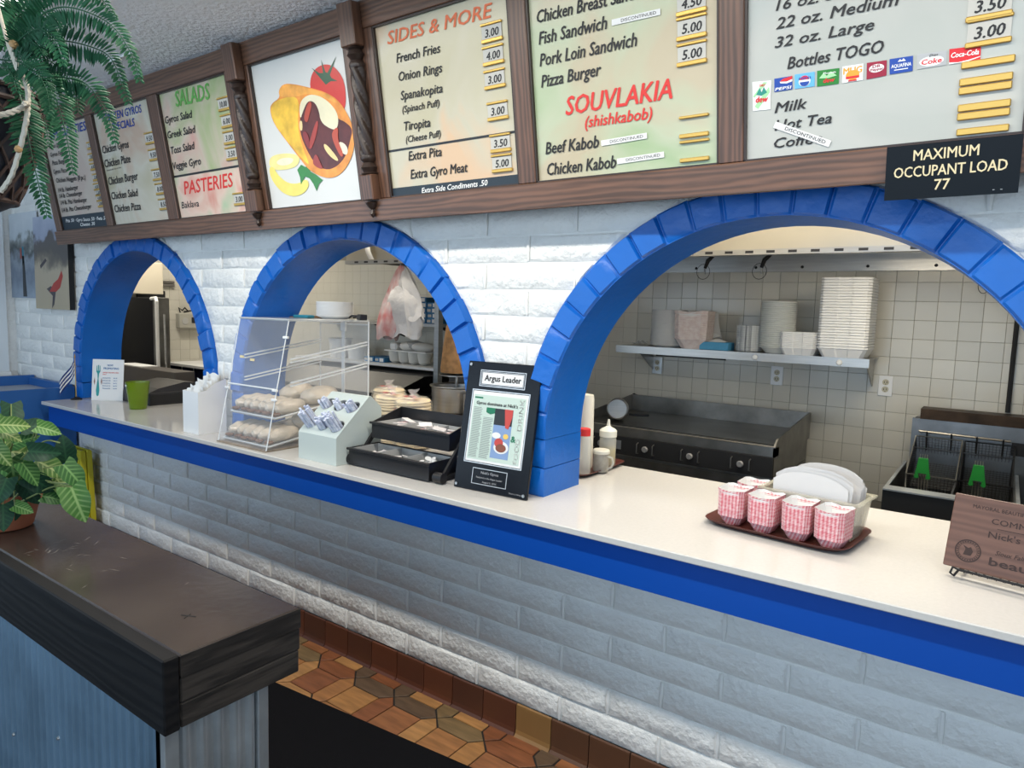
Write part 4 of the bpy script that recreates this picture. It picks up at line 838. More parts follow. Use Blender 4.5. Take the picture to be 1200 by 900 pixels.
m=MB(); textgeo(m,"Nick's Gyros",-.045,.035,.068,.010,-.0012,bold=.02); textgeo(m,'Featured in the Argus Leader',-.065,.055,.050,.007,-.0012); textgeo(m,'August 5, 2015',-.035,.030,.034,.007,-.0012); textgeo(m,'That\'s a Wrap',.09,.145,.012,.005,-.0012)
part('small_lettering',m,GRYI,pl)
m=MB()
for x in(-.155,.155):
    for z in(.014,.488): cyl_along(m,(x,-.001,z),(0,-1,0),.006,-.001,.003,12)
part('corner_stud',m,STEEL,pl,True)
# --- far end of the counter
hd=.63
cdn=thing('promotion_card','white card with a teal fork printed on it standing by the left arch pier','card',(-2.73,.048,Z),.63,rx=-.12)
part('card_sheet',MB().box(-.108,.108,0,.003,0,.285),PAPER,cdn)
m=MB(); textgeo(m,'NOW',-.005,.035,.238,.014,-.001,bold=.03); textgeo(m,'PROMOTING',-.03,.075,.216,.014,-.001,bold=.03)
for q in range(5): textgeo(m,['SOUVLAKI PITA','SPINACH PIE','CHICKEN PITA','BAKLAVA','SPANAKOPITA'][q],-.035,.02,.152-q*.018,.008,-.001,bold=.02); textgeo(m,'$4.9%d'%q,.04,.065,.152-q*.018,.008,-.001,bold=.02)
part('blue_lettering',m,flat('card_blue',(.05,.16,.36)),cdn)
m=MB(); textgeo(m,'LIMITED TIME MENU ITEMS',-.035,.075,.190,.007,-.001,bold=.03); textgeo(m,'DAILY',-.035,-.01,.178,.007,-.001,bold=.03); part('red_lettering',m,REDI,cdn)
m=MB(); flatpoly(m,[(-.078,.24),(-.08,.2),(-.072,.185),(-.069,.15),(-.078,.07),(-.074,.035),(-.066,.028),(-.058,.035),(-.054,.07),(-.063,.15),(-.060,.185),(-.052,.2),(-.054,.24),(-.058,.24),(-.059,.205),(-.063,.205),(-.063,.245),(-.069,.245),(-.069,.205),(-.073,.205),(-.074,.24)],-.001); part('fork_print',m,TEAL,cdn)
m=MB()
for x in(-.09,-.042): flatpoly(m,[(x-.005,.13),(x,.105),(x+.005,.13),(x,.16)],-.001)
part('leaf_print',m,flat('card_brown',(.25,.12,.1)),cdn)
fg=thing('table_flag','small blue and white striped flag on a black stand at the far counter end','flag',(-2.915,-.07,Z))
part('flag_base',MB().lathe([(.035,0),(.035,.006),(.018,.012),(.006,.02)],18),BLACKM,fg,True)
part('flag_pole',MB().tube([(0,0,.015),(0,0,.29)],.0028,6),GOLD,fg,True)
part('flag_finial',MB().lathe([(.001,.285),(.006,.295),(.001,.318)],8),GOLD,fg,True)
flagdir=Vector((.37,.93,0)).normalized()
for q in range(7):
    m=MB()
    def fn(u,v,q=q):
        t=(q+v*1.0)/7+(.03 if q%2==0 else 0)*v; s=u*.15; b=Vector((0,0,.275-t*.10)); d=-flagdir*s*.62+Vector((0,0,-s*.95)); return tuple(b+d+Vector((.006*sin(s*60),-.006*cos(s*50),0))+Vector((.0,0,0)))
    m.grid(fn,8,1); part('flag_stripe',m,[flat('flag_blue',(.006,.03,.16)),PAPER][q%2] if q<2 else [bpy.data.materials['flag_blue'],PAPER][q%2],fg,True)
gc=thing('green_cup','translucent green plastic tumbler with a white label at the left of the counter','cup',(-2.225,.015,Z))
part('cup_body',MB().lathe([(.049,0),(.051,.004),(.071,.172),(.072,.175),(.069,.175),(.048,.008),(.001,.006)],28),mat('green_plastic',(.17,.27,.008),.15,alpha=.62,coat=.2),gc,True)
m=MB(); m.grid(lambda u,v:(.0715*cos(-2.0+u*.5),.0715*sin(-2.0+u*.5),.148+.012*v),5,1); part('label',m,PAPER,gc)
rg=thing('cash_drawer','low black cash register behind the green cup at the left arch','cash register',(-2.49,.29,Z))
part('register_base',MB().cbox(-.20,.20,-.17,.17,0,.085,.006),mat('register_black',(.018,.019,.023),.4),rg)
part('register_top',MB().prism([(-.165,.0855),(.16,.0855),(.16,.135),(.08,.145),(-.10,.112)],-.19,.19,'x'),mat('register_lid',(.03,.03,.034),.3),rg)
part('drawer_line',MB().box(.2005,.202,-.16,.16,.012,.070),BLACKM,rg)
bh=thing('wrapper_holder','white open box of paper wrappers on the counter edge between left and middle arches','paper box',(-1.195,-.13,Z))
m=MB(); 
for x in(-.075,.072): m.prism([(-.08,.0),(.08,.0),(.08,.288),(.02,.268),(-.03,.232),(-.08,.225)],x,x+.003,'x')
m.box(-.072,.072,-.08,-.077,0,.225); m.box(-.072,.072,.077,.08,0,.288); m.box(-.072,.072,-.077,.077,0,.003)
part('holder_box',m,WHITE,bh)
for q in range(9):
    y=-.06+q*.0155; zt=.235+.010*q+.01*sin(q*2.1)
    m=MB(); rn=random.Random(q); m.grid(lambda u,v:(-.066+.132*u,y+.004*sin(u*9+q),.005+(zt-.005)*v+(.005*sin(u*11+q*2) if v>.9 else 0)),12,4)
    part('paper_sheet',m,KRAFT,bh,True)
# --- tray with sauce bottles by the pier
BRN=mat('brown_tray',(.085,.02,.014),.35)
def tray(m,w,d,h=.018):
    pr=[(0,.004),(.84,.004),(1,h),(1.03,h),(1.0,h-.005),(.86,0),(0,0)]
    n=32; v=[]
    for r,z in pr:
        for i in range(n):
            a=2*PI*i/n; c,s=cos(a),sin(a); q=max(abs(c),abs(s))**.75 if True else 1
            c=math.copysign(abs(c)**.32,c); s=math.copysign(abs(s)**.32,s)
            k=1 if r==0 else 1
            v.append((r*(w/2)*c if r<.8 else (w/2-(1-r)*d*.5)*c, (d/2*r)*s if r<.8 else (d/2-(1-r)*d*.5)*s, z))
    f=[(j*n+i,j*n+(i+1)%n,(j+1)*n+(i+1)%n,(j+1)*n+i) for j in range(len(pr)-1) for i in range(n)]
    return m.add(v,f)
single('serving_tray',tray(MB(),.21,.40),BRN,'brown tray holding bottles beside the right arch pier','tray',(.795,.53,Z),group=None,smooth=True)
CLR=mat('cloudy_plastic',(.70,.71,.66),.3,alpha=.42)
sq=thing('squeeze_bottle','clear squeeze bottle half full of yellow oil on the tray by the pier','bottle',(.842,.64,Z+.005))
part('bottle_body',MB().lathe([(.036,0),(.038,.01),(.038,.122),(.036,.132)],24),CLR,sq,True)
part('yellow_oil',MB().lathe([(.0345,.004),(.0365,.01),(.0365,.078)],24),mat('yellow_oil',(.42,.33,.02),.2),sq,True)
part('nozzle_cap',MB().lathe([(.040,.1325),(.040,.160),(.030,.170),(.018,.175),(.009,.182),(.005,.212),(.0,.213)],20),mat('cap_white',(.74,.74,.66),.4),sq,True)
mg=thing('shaker_mug','grey handled shaker mug with a white lid on the tray beside the pier','shaker',(.885,.50,Z+.006))
part('mug_body',MB().lathe([(.032,0),(.034,.004),(.034,.080)],24),mat('cloudy_grey',(.35,.33,.29),.45,var=.25,vs=30,alpha=.95),mg,True)
part('mug_lid',MB().lathe([(.037,.0805),(.038,.092),(.034,.098),(.001,.100)],24),mat('cap_white',(.66,.64,.56),.4),mg,True)
part('mug_handle',MB().tube([(.033,0,.07),(.055,0,.066),(.060,0,.045),(.052,0,.024),(.033,0,.016)],.005,8),CLR,mg,True)
kb=thing('red_capped_bottle','white bottle with a red cap behind the blue pier edge','bottle',(.845,.415,Z+.006))
part('bottle_body',MB().lathe([(.030,0),(.032,.005),(.032,.14),(.026,.165)],20),CLR,kb,True)
part('red_cap',MB().lathe([(.026,.1655),(.026,.195),(.020,.198),(.001,.198)],20),flat('cap_red',(.62,.03,.03)),kb,True)
tw=thing('tall_white_cylinder','tall white tapered container standing behind the red capped bottle','container',(.785,.52,Z+.006))
part('cylinder_body',MB().lathe([(.040,0),(.042,.01),(.038,.31),(.034,.33),(.001,.335)],24),mat('cream_plastic',(.72,.70,.62),.4),tw,True)
# --- tray with paper boats and the bag bin
TA=-.114; tcx,tcy=1.746,.203; TR=Matrix.Translation((tcx,tcy,Z))@Matrix.Rotation(TA,4,'Z')
def onT(x,y,z=.005): p=TR@Vector((x,y,z)); return (p.x,p.y,p.z)
single('serving_tray',tray(MB(),.46,.33,.020),BRN,'maroon plastic tray carrying paper food boats and a bag bin','tray',(tcx,tcy,Z),TA,smooth=True)
def checkmat():
    m,nt,b,N,L=nm('red_check_paper'); tc=N('ShaderNodeTexCoord')
    sx=N('ShaderNodeSeparateXYZ'); L(tc.outputs['Object'],sx.inputs[0])
    ad=N('ShaderNodeMath'); ad.operation='ADD'; L(sx.outputs['X'],ad.inputs[0]); L(sx.outputs['Y'],ad.inputs[1])
    def sq(s,f,th):
        a=N('ShaderNodeMath'); a.operation='MULTIPLY'; a.inputs[1].default_value=f; L(s,a.inputs[0]); c=N('ShaderNodeMath'); c.operation='FRACT'; L(a.outputs[0],c.inputs[0]); d=N('ShaderNodeMath'); d.operation='LESS_THAN'; d.inputs[1].default_value=th; L(c.outputs[0],d.inputs[0]); return d.outputs[0]
    u=sq(ad.outputs[0],85,.52); v=sq(sx.outputs['Z'],260,.5); s=N('ShaderNodeMath'); s.operation='ADD'; L(u,s.inputs[0]); L(v,s.inputs[1])
    n=N('ShaderNodeTexNoise'); n.inputs['Scale'].default_value=70; L(tc.outputs['Object'],n.inputs['Vector']); s2=N('ShaderNodeMath'); s2.operation='MULTIPLY_ADD'; s2.inputs[1].default_value=.42; L(s.outputs[0],s2.inputs[0]); 
    s3=N('ShaderNodeMath'); s3.operation='SUBTRACT'; s3.inputs[1].default_value=.38; L(n.outputs['Fac'],s3.inputs[0]); L(s3.outputs[0],s2.inputs[2])
    mx=N('ShaderNodeMix'); mx.data_type='RGBA'; mx.inputs['A'].default_value=(.80,.66,.66,1); mx.inputs['B'].default_value=(.58,.06,.10,1); L(s2.outputs[0],mx.inputs['Factor']); L(mx.outputs['Result'],b.inputs['Base Color']); b.inputs['Roughness'].default_value=.6; return m
CHK=checkmat(); 
def sqring(w,d,z,c=.008,dip=0):
    return [(x*w/2-(c if x*y*0==0 else 0)*0,y*d/2,z) for x,y in ()]
def boat(seed):
    """one nested stack seen as one block of boats: outer layers with fine steps, white inside"""
    out=MB(); ins=MB(); n=14; dz=.0058; z=.0
    def ring(w,d,z,dip=0):
        c=.014; p=[(-w+c,-d),(0,-d),(w-c,-d),(w,-d+c),(w,0),(w,d-c),(w-c,d),(0,d),(-w+c,d),(-w,d-c),(-w,0),(-w,-d+c)]
        return [(a,b,z-(dip if i in(1,7) else 0)) for i,(a,b) in enumerate(p)]
    lv=[ring(.026,.038,0),ring(.040,.052,.030)]
    for i in range(n):
        zz=.030+i*dz; lv.append(ring(.0425+.0002*i,.0545,zz)); lv.append(ring(.0425+.0002*i,.0545,zz+dz*.72)); lv.append(ring(.0412+.0002*i,.053,zz+dz*.75,0))
    top=.030+n*dz
    lv.append(ring(.044,.056,top)); lv.append(ring(.046,.058,top+.010,.005))
    v=[p for r in lv for p in r]; m=12
    out.add(v,[(j*m+i,j*m+(i+1)%m,(j+1)*m+(i+1)%m,(j+1)*m+i) for j in range(len(lv)-1) for i in range(m)]+[tuple(range(m-1,-1,-1))])
    iv=[ring(.0457,.0577,top+.0102,.005),ring(.0438,.0558,top+.002,.003),ring(.040,.050,top-.020),ring(.034,.043,top-.046)]
    ins.add([p for r in iv for p in r],[(j*m+i,j*m+(i+1)%m,(j+1)*m+(i+1)%m,(j+1)*m+i) for j in range(3) for i in range(m)]+[tuple(range(3*m,4*m))])
    return out,ins
o_,i_=boat(0); om=o_.mesh('boat_layers',CHK); im=i_.mesh('top_boat_inside',PAPER,fix=False)
for k,(x,y,rz,lb) in enumerate(((-.165,.055,.1,'red checked paper boat stack at the back left of the maroon tray'),(-.170,-.080,.05,'red checked paper boat stack, leftmost of the front row on the tray'),(-.062,-.088,0,'red checked paper boat stack, second from left in the front row on the tray'),(.046,-.083,.03,'red checked paper boat stack, third from left in the front row on the tray'),(.150,-.088,-.04,'red checked paper boat stack, rightmost of the front row on the tray'))):
    t=thing('paper_boat_stack',lb,'food boats',onT(x+.024,y+.002,.0055),TA+rz,group='paper boat stacks on the maroon tray'); link('boat_layers',om,t); link('top_boat_inside',im,t)
bx=thing('bag_bin','clear plastic bin packed with white paper bags on the maroon tray','bin',onT(.066,.072,.0055),TA)
BINM=mat('cloudy_bin',(.62,.60,.48),.25,alpha=.42,coat=.3)
m=MB(); 
def binring(w,d,z): return [(-w,-d,z),(w,-d,z),(w,d,z),(-w,d,z)]
r=[binring(.135,.070,0),binring(.150,.082,.118),binring(.163,.094,.120),binring(.163,.094,.126),binring(.147,.079,.124),binring(.132,.067,.004)]
m.add([p for q in r for p in q],[(j*4+i,j*4+(i+1)%4,(j+1)*4+(i+1)%4,(j+1)*4+i) for j in range(5) for i in range(4)]+[(3,2,1,0),(20,21,22,23)])
part('bin_shell',m,BINM,bx)
rn=random.Random(11); BAGW=mat('paper_bag_white',(.64,.625,.61),.7,rnd=.08,bump=.15,bs=20)
for q in range(22):
    y=-.060+q*.0058; wdt=.118-.0008*q; x0=.004*sin(q*1.7)+(.012 if q>8 else -.004)+q*.0006; hh=.185+.022*sin(q*.45+.3)+rn.uniform(-.006,.006)
    m=MB()
    def fn(u,v):
        xx=x0+wdt*(2*u-1); crown=-.034*(abs(2*u-1)**3)*v; return (xx+(.010*sin(q)*v),y+.004*sin(u*5+q)*v+.010*v*(u-.4),.006+(hh+crown-.006)*v)
    m.grid(fn,8,4); part('paper_bag',m,BAGW,bx,True)
# --- wooden award plaque on wire easel, right edge
wp=thing('award_plaque','brown wooden award plaque engraved COMMERCIAL on a wire easel at the right','plaque',(2.336,.046,Z+.026),-.20,rx=-.30)
WPM=woodmat('walnut_plaque',(.150,.072,.048),(.10,.045,.030),.45,'x',9,.1)
part('plaque_board',MB().cbox(-.14,.14,0,.016,0,.205,.002),WPM,wp)
m=MB(); textgeo(m,'MAYORAL BEAUTIFICATION AWARD',-.093,.134,.172,.0105,-.001,bold=.01); textgeo(m,'COMMERCIAL',-.045,.120,.138,.016,-.001,bold=.012); textgeo(m,"Nick's Gyros",-.047,.108,.100,.018,-.001,bold=.012); textgeo(m,'Sioux Falls',-.025,.045,.058,.012,-.001,shear=.3); textgeo(m,'beautiful',-.035,.122,.028,.022,-.001,bold=.03)
m.box(-.030,.115,-.001,0,.126,.1275)
part('engraving',m,BRI,wp)
m=MB(); 
for ra,rb in((.031,.028),(.0225,.0215)):
    n=36; m.add([((ra if k==0 else rb)*cos(2*PI*i/n)-.087,-.001,.052+(ra if k==0 else rb)*sin(2*PI*i/n)) for k in(0,1) for i in range(n)],[(i,(i+1)%n,(i+1)%n+n,i+n) for i in range(n)])
flatpoly(m,[(-.097,.04),(-.079,.04),(-.075,.052),(-.081,.064),(-.087,.060),(-.100,.066),(-.093,.056)],-.001)
for q in range(26):
    a=q*2*PI/26; cx_,cz_=-.087+.0253*cos(a),.052+.0253*sin(a); flatpoly(m,[(cx_-.0015,cz_-.0015),(cx_+.0015,cz_-.0015),(cx_+.0015,cz_+.0015),(cx_-.0015,cz_+.0015)],-.001)
part('round_seal',m,BRI,wp)
es=thing('wire_easel','black twisted wire easel holding the wooden award plaque','easel',(2.336,.046,Z),-.20)
m=MB(); W=.0032
for s in(-1,1):
    m.tube([(s*.10,-.004,.022),(s*.105,-.026,.010),(s*.112,-.034,.018),(s*.108,-.030,.034),(s*.095,-.028,.030)],W,7)
    m.tube([(s*.10,-.004,.022),(s*.10,.09,.006),(s*.09,.14,.004)],W,6)
m.tube([(-.095,-.028,.030),(.095,-.028,.030)],W*1.15,7)
for q in range(60):
    a=q*1.1; x=-.094+q*.0032; m.box(x-.001,x+.001,-.028+.0035*cos(a)-.0015,-.028+.0035*cos(a)+.0015,.030+.0035*sin(a)-.0015,.030+.0035*sin(a)+.0015)
part('wire_frame',m,BLACKM,es,True)
# ================================================================== KITCHEN
# griddle
gd=thing('griddle','wide flat-top griddle with black control panel against the tiled wall behind the right arch','griddle',(.81,1.40,0))
X0,X1=-.576,.58
part('griddle_plate',MB().box(X0+.012,X1-.012,.08,.72,1.035,1.052),mat('griddle_surface',(.10,.095,.085),.32,.8,var=.4,vs=6),gd)
m=MB(); m.box(X0,X1,.0,.075,1.0,1.048); m.tube([(X0,.004,1.052),(X1,.004,1.052)],.004,6); part('front_trough',m,STEELD,gd)
part('back_splash',MB().box(X0,X1,.725,.745,1.0,1.155),STEELD,gd)
for a,b in((X0,X0+.01),(X1-.01,X1)): part('side_splash',MB().prism([(.0,1.0),(.0,1.052),(.05,1.09),(.724,1.155),(.724,1.0)],a,b,'x'),STEELD,gd)
part('griddle_body',MB().box(X0+.005,X1-.005,.012,.72,.88,.9995),STEELD,gd)
part('control_panel',MB().box(X0+.004,X1-.004,-.012,.011,.895,.998),BLACKM,gd)
part('lower_apron',MB().box(X0,X1,-.016,.70,.80,.879),STEELD,gd)
part('maker_plate',MB().box(-.40,-.27,-.0155,-.0122,.925,.975),GALV,gd)
for x in(-.40,-.119,.143,.415):
    k=part('control_knob',MB().lathe([(.016,0),(.018,.012),(.014,.018),(.001,.018)],16).xf(Matrix.Translation((x,-.0122,.945))@Matrix.Rotation(PI/2,4,'X')),mat('knob_grey',(.22,.22,.22),.4) if x<-.3 else bpy.data.materials['knob_grey'],gd,True)
    for d in(-.045,.050): part('knob_guard',MB().tube([(x+d,-.012,.915),(x+d,-.032,.92),(x+d,-.032,.972),(x+d,-.012,.977)],.0035,6),STEEL,gd,True)
for x in(X0+.05,X1-.05):
    for y in(.06,.65): part('leg',MB().lathe([(.02,0),(.02,.799)],12,(x,y,0)),STEELD,gd)
b=MB(); rn=random.Random(2); pts=[(-.574,.0),(.56,.0),(.57,.045)]+[(.57-.0572*i*2,.048+rn.uniform(-.004,.006)) for i in range(1,10)]+[(-.56,.058),(-.585,.065)]
b.prism([(p[0],1.092+p[1]) for p in pts],.762,.79); single('grease_guard',b,GREASE,'black grease-caked guard strip standing behind the griddle','guard',(.81,1.40,0))
cn=thing('strainer_can','open steel strainer can lying at the left end of the griddle','can',(.40,1.60,1.057),.5)
m=MB(); m.lathe([(.062,-.055),(.066,-.05),(.066,.055),(.062,.058),(.060,.05),(.058,-.05),(.001,-.052)],24); m.xf(Matrix.Translation((0,0,.068))@Matrix.Rotation(PI/2*.9,4,'X')); part('can_body',m,STEEL,cn,True)
part('can_handle',MB().cbox(.07,.19,-.02,.02,.03,.045,.004),BLACK,cn)
# wall shelf with disposables
sh=thing('wall_shelf','long stainless wall shelf on brackets above the griddle','shelf',(1.0,2.05,1.5))
part('shelf_board',MB().box(-.78,.71,-.15,.165,-.006,-.001),STEEL,sh); part('shelf_lip',MB().box(-.78,.71,-.155,-.1505,-.048,-.001),STEEL,sh)
for x in(-.66,.685): part('bracket',MB().prism([(-.14,-.0065),(.165,-.0065),(.165,-.17)],x,x+.006,'x'),STEEL,sh)
for x in(.115,.565): part('cap_bolt',MB().lathe([(.016,0),(.012,.008),(.001,.01)],12).xf(Matrix.Translation((x,-.1555,-.028))@Matrix.Rotation(PI/2,4,'X')),WHITE,sh,True)
zs=1.4995
plate_stack('plate_stack',34,.115,.0066,'tall stack of round white foam plates at the left end of the wall shelf',None,(.535,2.0,zs),FOAM)
PINK=mat('pink_paper',(.62,.50,.47),.65,col2=(.72,.64,.60),vs=90)
def traystack(name,lbl,loc,w,d,n,dz,mt,rz=0,layer='foam_container',base=.05,top=True,cat='containers',flare=1.0):
    t=thing(name,lbl,cat,loc,rz)
    def ring(a,b,z,c=.016): return [(-a+c,-b,z),(-a*.3,-b,z),(-a*.22,-b+.004,z),(a*.22,-b+.004,z),(a*.3,-b,z),(a-c,-b,z),(a,-b+c,z),(a,b-c,z),(a-c,b,z),(-a+c,b,z),(-a,b-c,z),(-a,-b+c,z)]
    def lay(z0,first=False):
        m=MB(); r=[]
        if first: r+= [ring(w*.80,d*.80,0),ring(w*.97,d*.97,base)]
        else: r+=[ring(w*.96,d*.96,z0)]
        r+=[ring(w,d,z0+dz*.25),ring(w,d,z0+dz*.8),ring(w*.97,d*.97,z0+dz*.95),ring(w*.80,d*.80,max(0.002,z0+dz*.95-base*.8))]
        k=12; m.add([p for q in r for p in q],[(j*k+i,j*k+(i+1)%k,(j+1)*k+(i+1)%k,(j+1)*k+i) for j in range(len(r)-1) for i in range(k)]+[tuple(range((len(r)-1)*k,len(r)*k))]+([tuple(range(k-1,-1,-1))] if first else []))
        return m
    link(layer,lay(base,True).mesh(layer,mt),t); me=lay(0).mesh(layer,mt)
    for i in range(1,n): link(layer,me,t,(0,0,base+i*dz))
    return t
t=thing('paper_boat_stack','tall stack of pinkish paper food boats on the wall shelf beside the plates','food boats',(.715,1.965,zs))
o2=link('boat_layers',om.copy(),t,scale=(2.35,1.5,1.92)); o2.data.materials[0]=PINK; o3=link('top_boat_inside',im,t,scale=(2.35,1.5,1.92))
m=MB(); m.grid(lambda u,v:(.02+.17*u,.07+.02*sin(u*5),.225-.03*u*v*2+.0*v-(1-v)*.215*(.3+.7*u)),6,5)
bt=thing('paper_sheet_bundle','bundle of bent white paper sheets leaning behind the pink boat stack on the shelf','paper',(.655,2.02,zs+.003))
for q in range(4):
    m=MB(); m.grid(lambda u,v,q=q:(.02+.13*u+.055*(1-v)**2*u+q*.004,.085-.02*v+q*.004,.222*v+.008*sin(u*6)),6,6); part('paper_sheet',m,mat('bent_paper',(.66,.64,.60),.7) if q==0 else bpy.data.materials['bent_paper'],bt,True)
m=MB(); m.grid(lambda u,v:(.115+.08*u,.03+.01*u,.05+.03*u+.055*v-.05*u*v),3,3); part('folded_corner',m,bpy.data.materials['bent_paper'],bt)
b=thing('glove_box','small flat blue carton on the wall shelf beside the pink boats','carton',(.862,1.97,zs)); part('carton_body',MB().cbox(-.088,.088,-.06,.06,0,.048,.003),mat('blue_carton',(.07,.30,.50),.6,var=.1),b); part('paper_tuft',MB().grid(lambda u,v:((u-.5)*.12,(v-.5)*.07,.049+.018*sin(u*3.1)*sin(v*3.1)),5,4),PAPER,b,True)
def speckmat():
    m,nt,b,N,L=nm('speckled_cup'); tc=N('ShaderNodeTexCoord'); v=N('ShaderNodeTexVoronoi'); v.inputs['Scale'].default_value=110; L(tc.outputs['Object'],v.inputs['Vector']); r=N('ShaderNodeValToRGB'); r.color_ramp.interpolation='CONSTANT'; r.color_ramp.elements[0].color=(.04,.05,.07,1); r.color_ramp.elements[1].position=.36; r.color_ramp.elements[1].color=(.72,.73,.72,1); L(v.outputs['Distance'],r.inputs[0]); L(r.outputs[0],b.inputs['Base Color']); b.inputs['Roughness'].default_value=.5; return m
SPK=speckmat(); ck=thing('speckled_bowl_stack','stack of black-speckled white bowls in the middle of the wall shelf','bowls',(1.045,2.0,zs)); me=MB().lathe([(.062,0),(.074,.008),(.077,.014),(.073,.015),(.058,.003),(.001,.002)],22).mesh('bowl',SPK,True)
for i in range(14): link('bowl',me,ck,(0,0,i*.0108))
t=thing('foam_cup_stack','tall stack of ivory round foam bowls on the wall shelf','bowls',(1.205,2.0,zs)); me=MB().lathe([(.058,0),(.085,.028),(.098,.034),(.1,.039),(.096,.040),(.082,.034),(.05,.008),(.001,.006)],24).mesh('bowl',mat('ivory_foam',(.74,.75,.71),.5),True)
for i in range(24): link('bowl',me,t,(0,0,i*.0112))
traystack('foam_container_stack','short stack of white foam containers on the wall shelf between the tall stacks',(1.345,1.985,zs),.098,.10,9,.0105,FOAM,base=.035)
traystack('foam_container_stack','tallest stack of white hinged foam containers at the right end of the wall shelf',(1.575,1.985,zs),.125,.125,26,.0148,FOAM,base=.045)
wr=MB().grid(lambda u,v:((u-.5)*.13,(v-.5)*.08,.004+.028*abs(sin(u*9+v*5))*sin(u*3.1)),12,6); single('crumpled_wrap',wr,FILM,'crumpled clear plastic wrap at the left tip of the wall shelf','wrap',(.36,1.98,zs+.002),smooth=True)
single('adhesive_patch',MB().box(-.055,.055,0,.003,-.055,.055),mat('bare_wall',(.20,.13,.08),.9,col2=(.42,.38,.32),vs=40,bump=.8),'patch of bare glue where one wall tile is missing, left of the plates','patch',(.355,2.2255,1.556))
for x,z,lb in((1.162,1.351,'white double power outlet under the middle of the wall shelf'),(1.756,1.34,'white double power outlet on the tiles right of the wall shelf'),(.374,1.36,'double power outlet under the left end of the wall shelf')):
    o=thing('power_outlet',lb,'outlet',(x,2.221,z),group=None); part('outlet_plate',MB().cbox(-.036,.036,-.007,0,-.058,.058,.002),WHITE if x>.5 else GALV,o)
    for dz in(-.02,.02):
        r=part('socket',MB().lathe([(.017,0),(.017,.002)],18).xf(Matrix.Translation((0,-.0071,dz))@Matrix.Rotation(PI/2,4,'X')),mat('socket_cream',(.50,.46,.34),.5) if 'socket_cream' not in bpy.data.materials else bpy.data.materials['socket_cream'],o)
        part('slot',MB().box(-.008,-.005,-.010,-.0092,dz-.005,dz+.006).box(.005,.008,-.010,-.0092,dz-.005,dz+.006).box(-.002,.002,-.010,-.0092,dz-.012,dz-.008),BLACK,r)
single('wall_label',MB().box(-.24,.24,-.003,0,-.012,.012),mat('black_rubber',(.02,.02,.02),.7),'dark rubber strip stuck to the tiles under the wall shelf','strip',(.60,2.2205,1.435))
# fryer
fy=thing('deep_fryer','stainless twin deep fryer with two hanging wire baskets, right of the griddle','fryer',(2.15,1.28,0))
DKS=mat('dark_steel',(.10,.10,.10),.4,.8,var=.3)
part('fryer_front',MB().box(-.255,.235,0,.012,.10,.949),mat('fryer_front',(.05,.052,.055),.35,.7),fy)
for a,b_ in((-.255,-.243),(.223,.235)): part('fryer_side',MB().box(a,b_,.0125,.80,.10,.949),STEELD,fy)
part('front_ledge',MB().box(-.255,.235,-.004,.085,.9495,.956),GALV,fy)
m=MB(); m.box(-.243,.223,.09,.80,.70,.71); m.hexa([(-.243,.085,.71),(.223,.085,.71),(.223,.09,.71),(-.243,.09,.71),(-.243,.085,.948),(.223,.085,.948),(.223,.09,.948),(-.243,.09,.948)]); part('fry_well',m,mat('oil_dark',(.02,.016,.012),.15),fy)
part('back_panel',MB().box(-.235,.32,.80,.83,.70,1.19),mat('fryer_back',(.22,.23,.24),.33,.9,var=.2),fy)
part('well_divider',MB().box(-.004,.004,.09,.798,.711,.945),DKS,fy)
for s in(-.253,.233): part('top_rim',MB().box(s-.002,s+.012,.086,.79,.9495,.956),GALV,fy)
part('flue_box',MB().box(-.20,.42,.79,.93,1.1905,1.245),mat('burnt_steel',(.06,.035,.02),.5,.6,var=.5,vs=9),fy)
part('flue_cavity',MB().box(-.225,.30,.80,.90,1.190,1.1903),BLACK,fy)
part('hanger_rail',MB().tube([(-.20,.785,1.125),(.20,.785,1.120)],.006,6).box(-.2,-.19,.785,.80,1.11,1.13).box(.19,.2,.785,.80,1.11,1.13),STEELD,fy)
part('switch_plate',MB().box(.205,.265,.790,.799,1.05,1.115),BLACKM,fy)
WIRE=mat('basket_wire',(.05,.05,.05),.4,.8); WIREL=mat('basket_rim',(.45,.43,.38),.35,.9); GRN=mat('green_grip',(.03,.34,.05),.4)
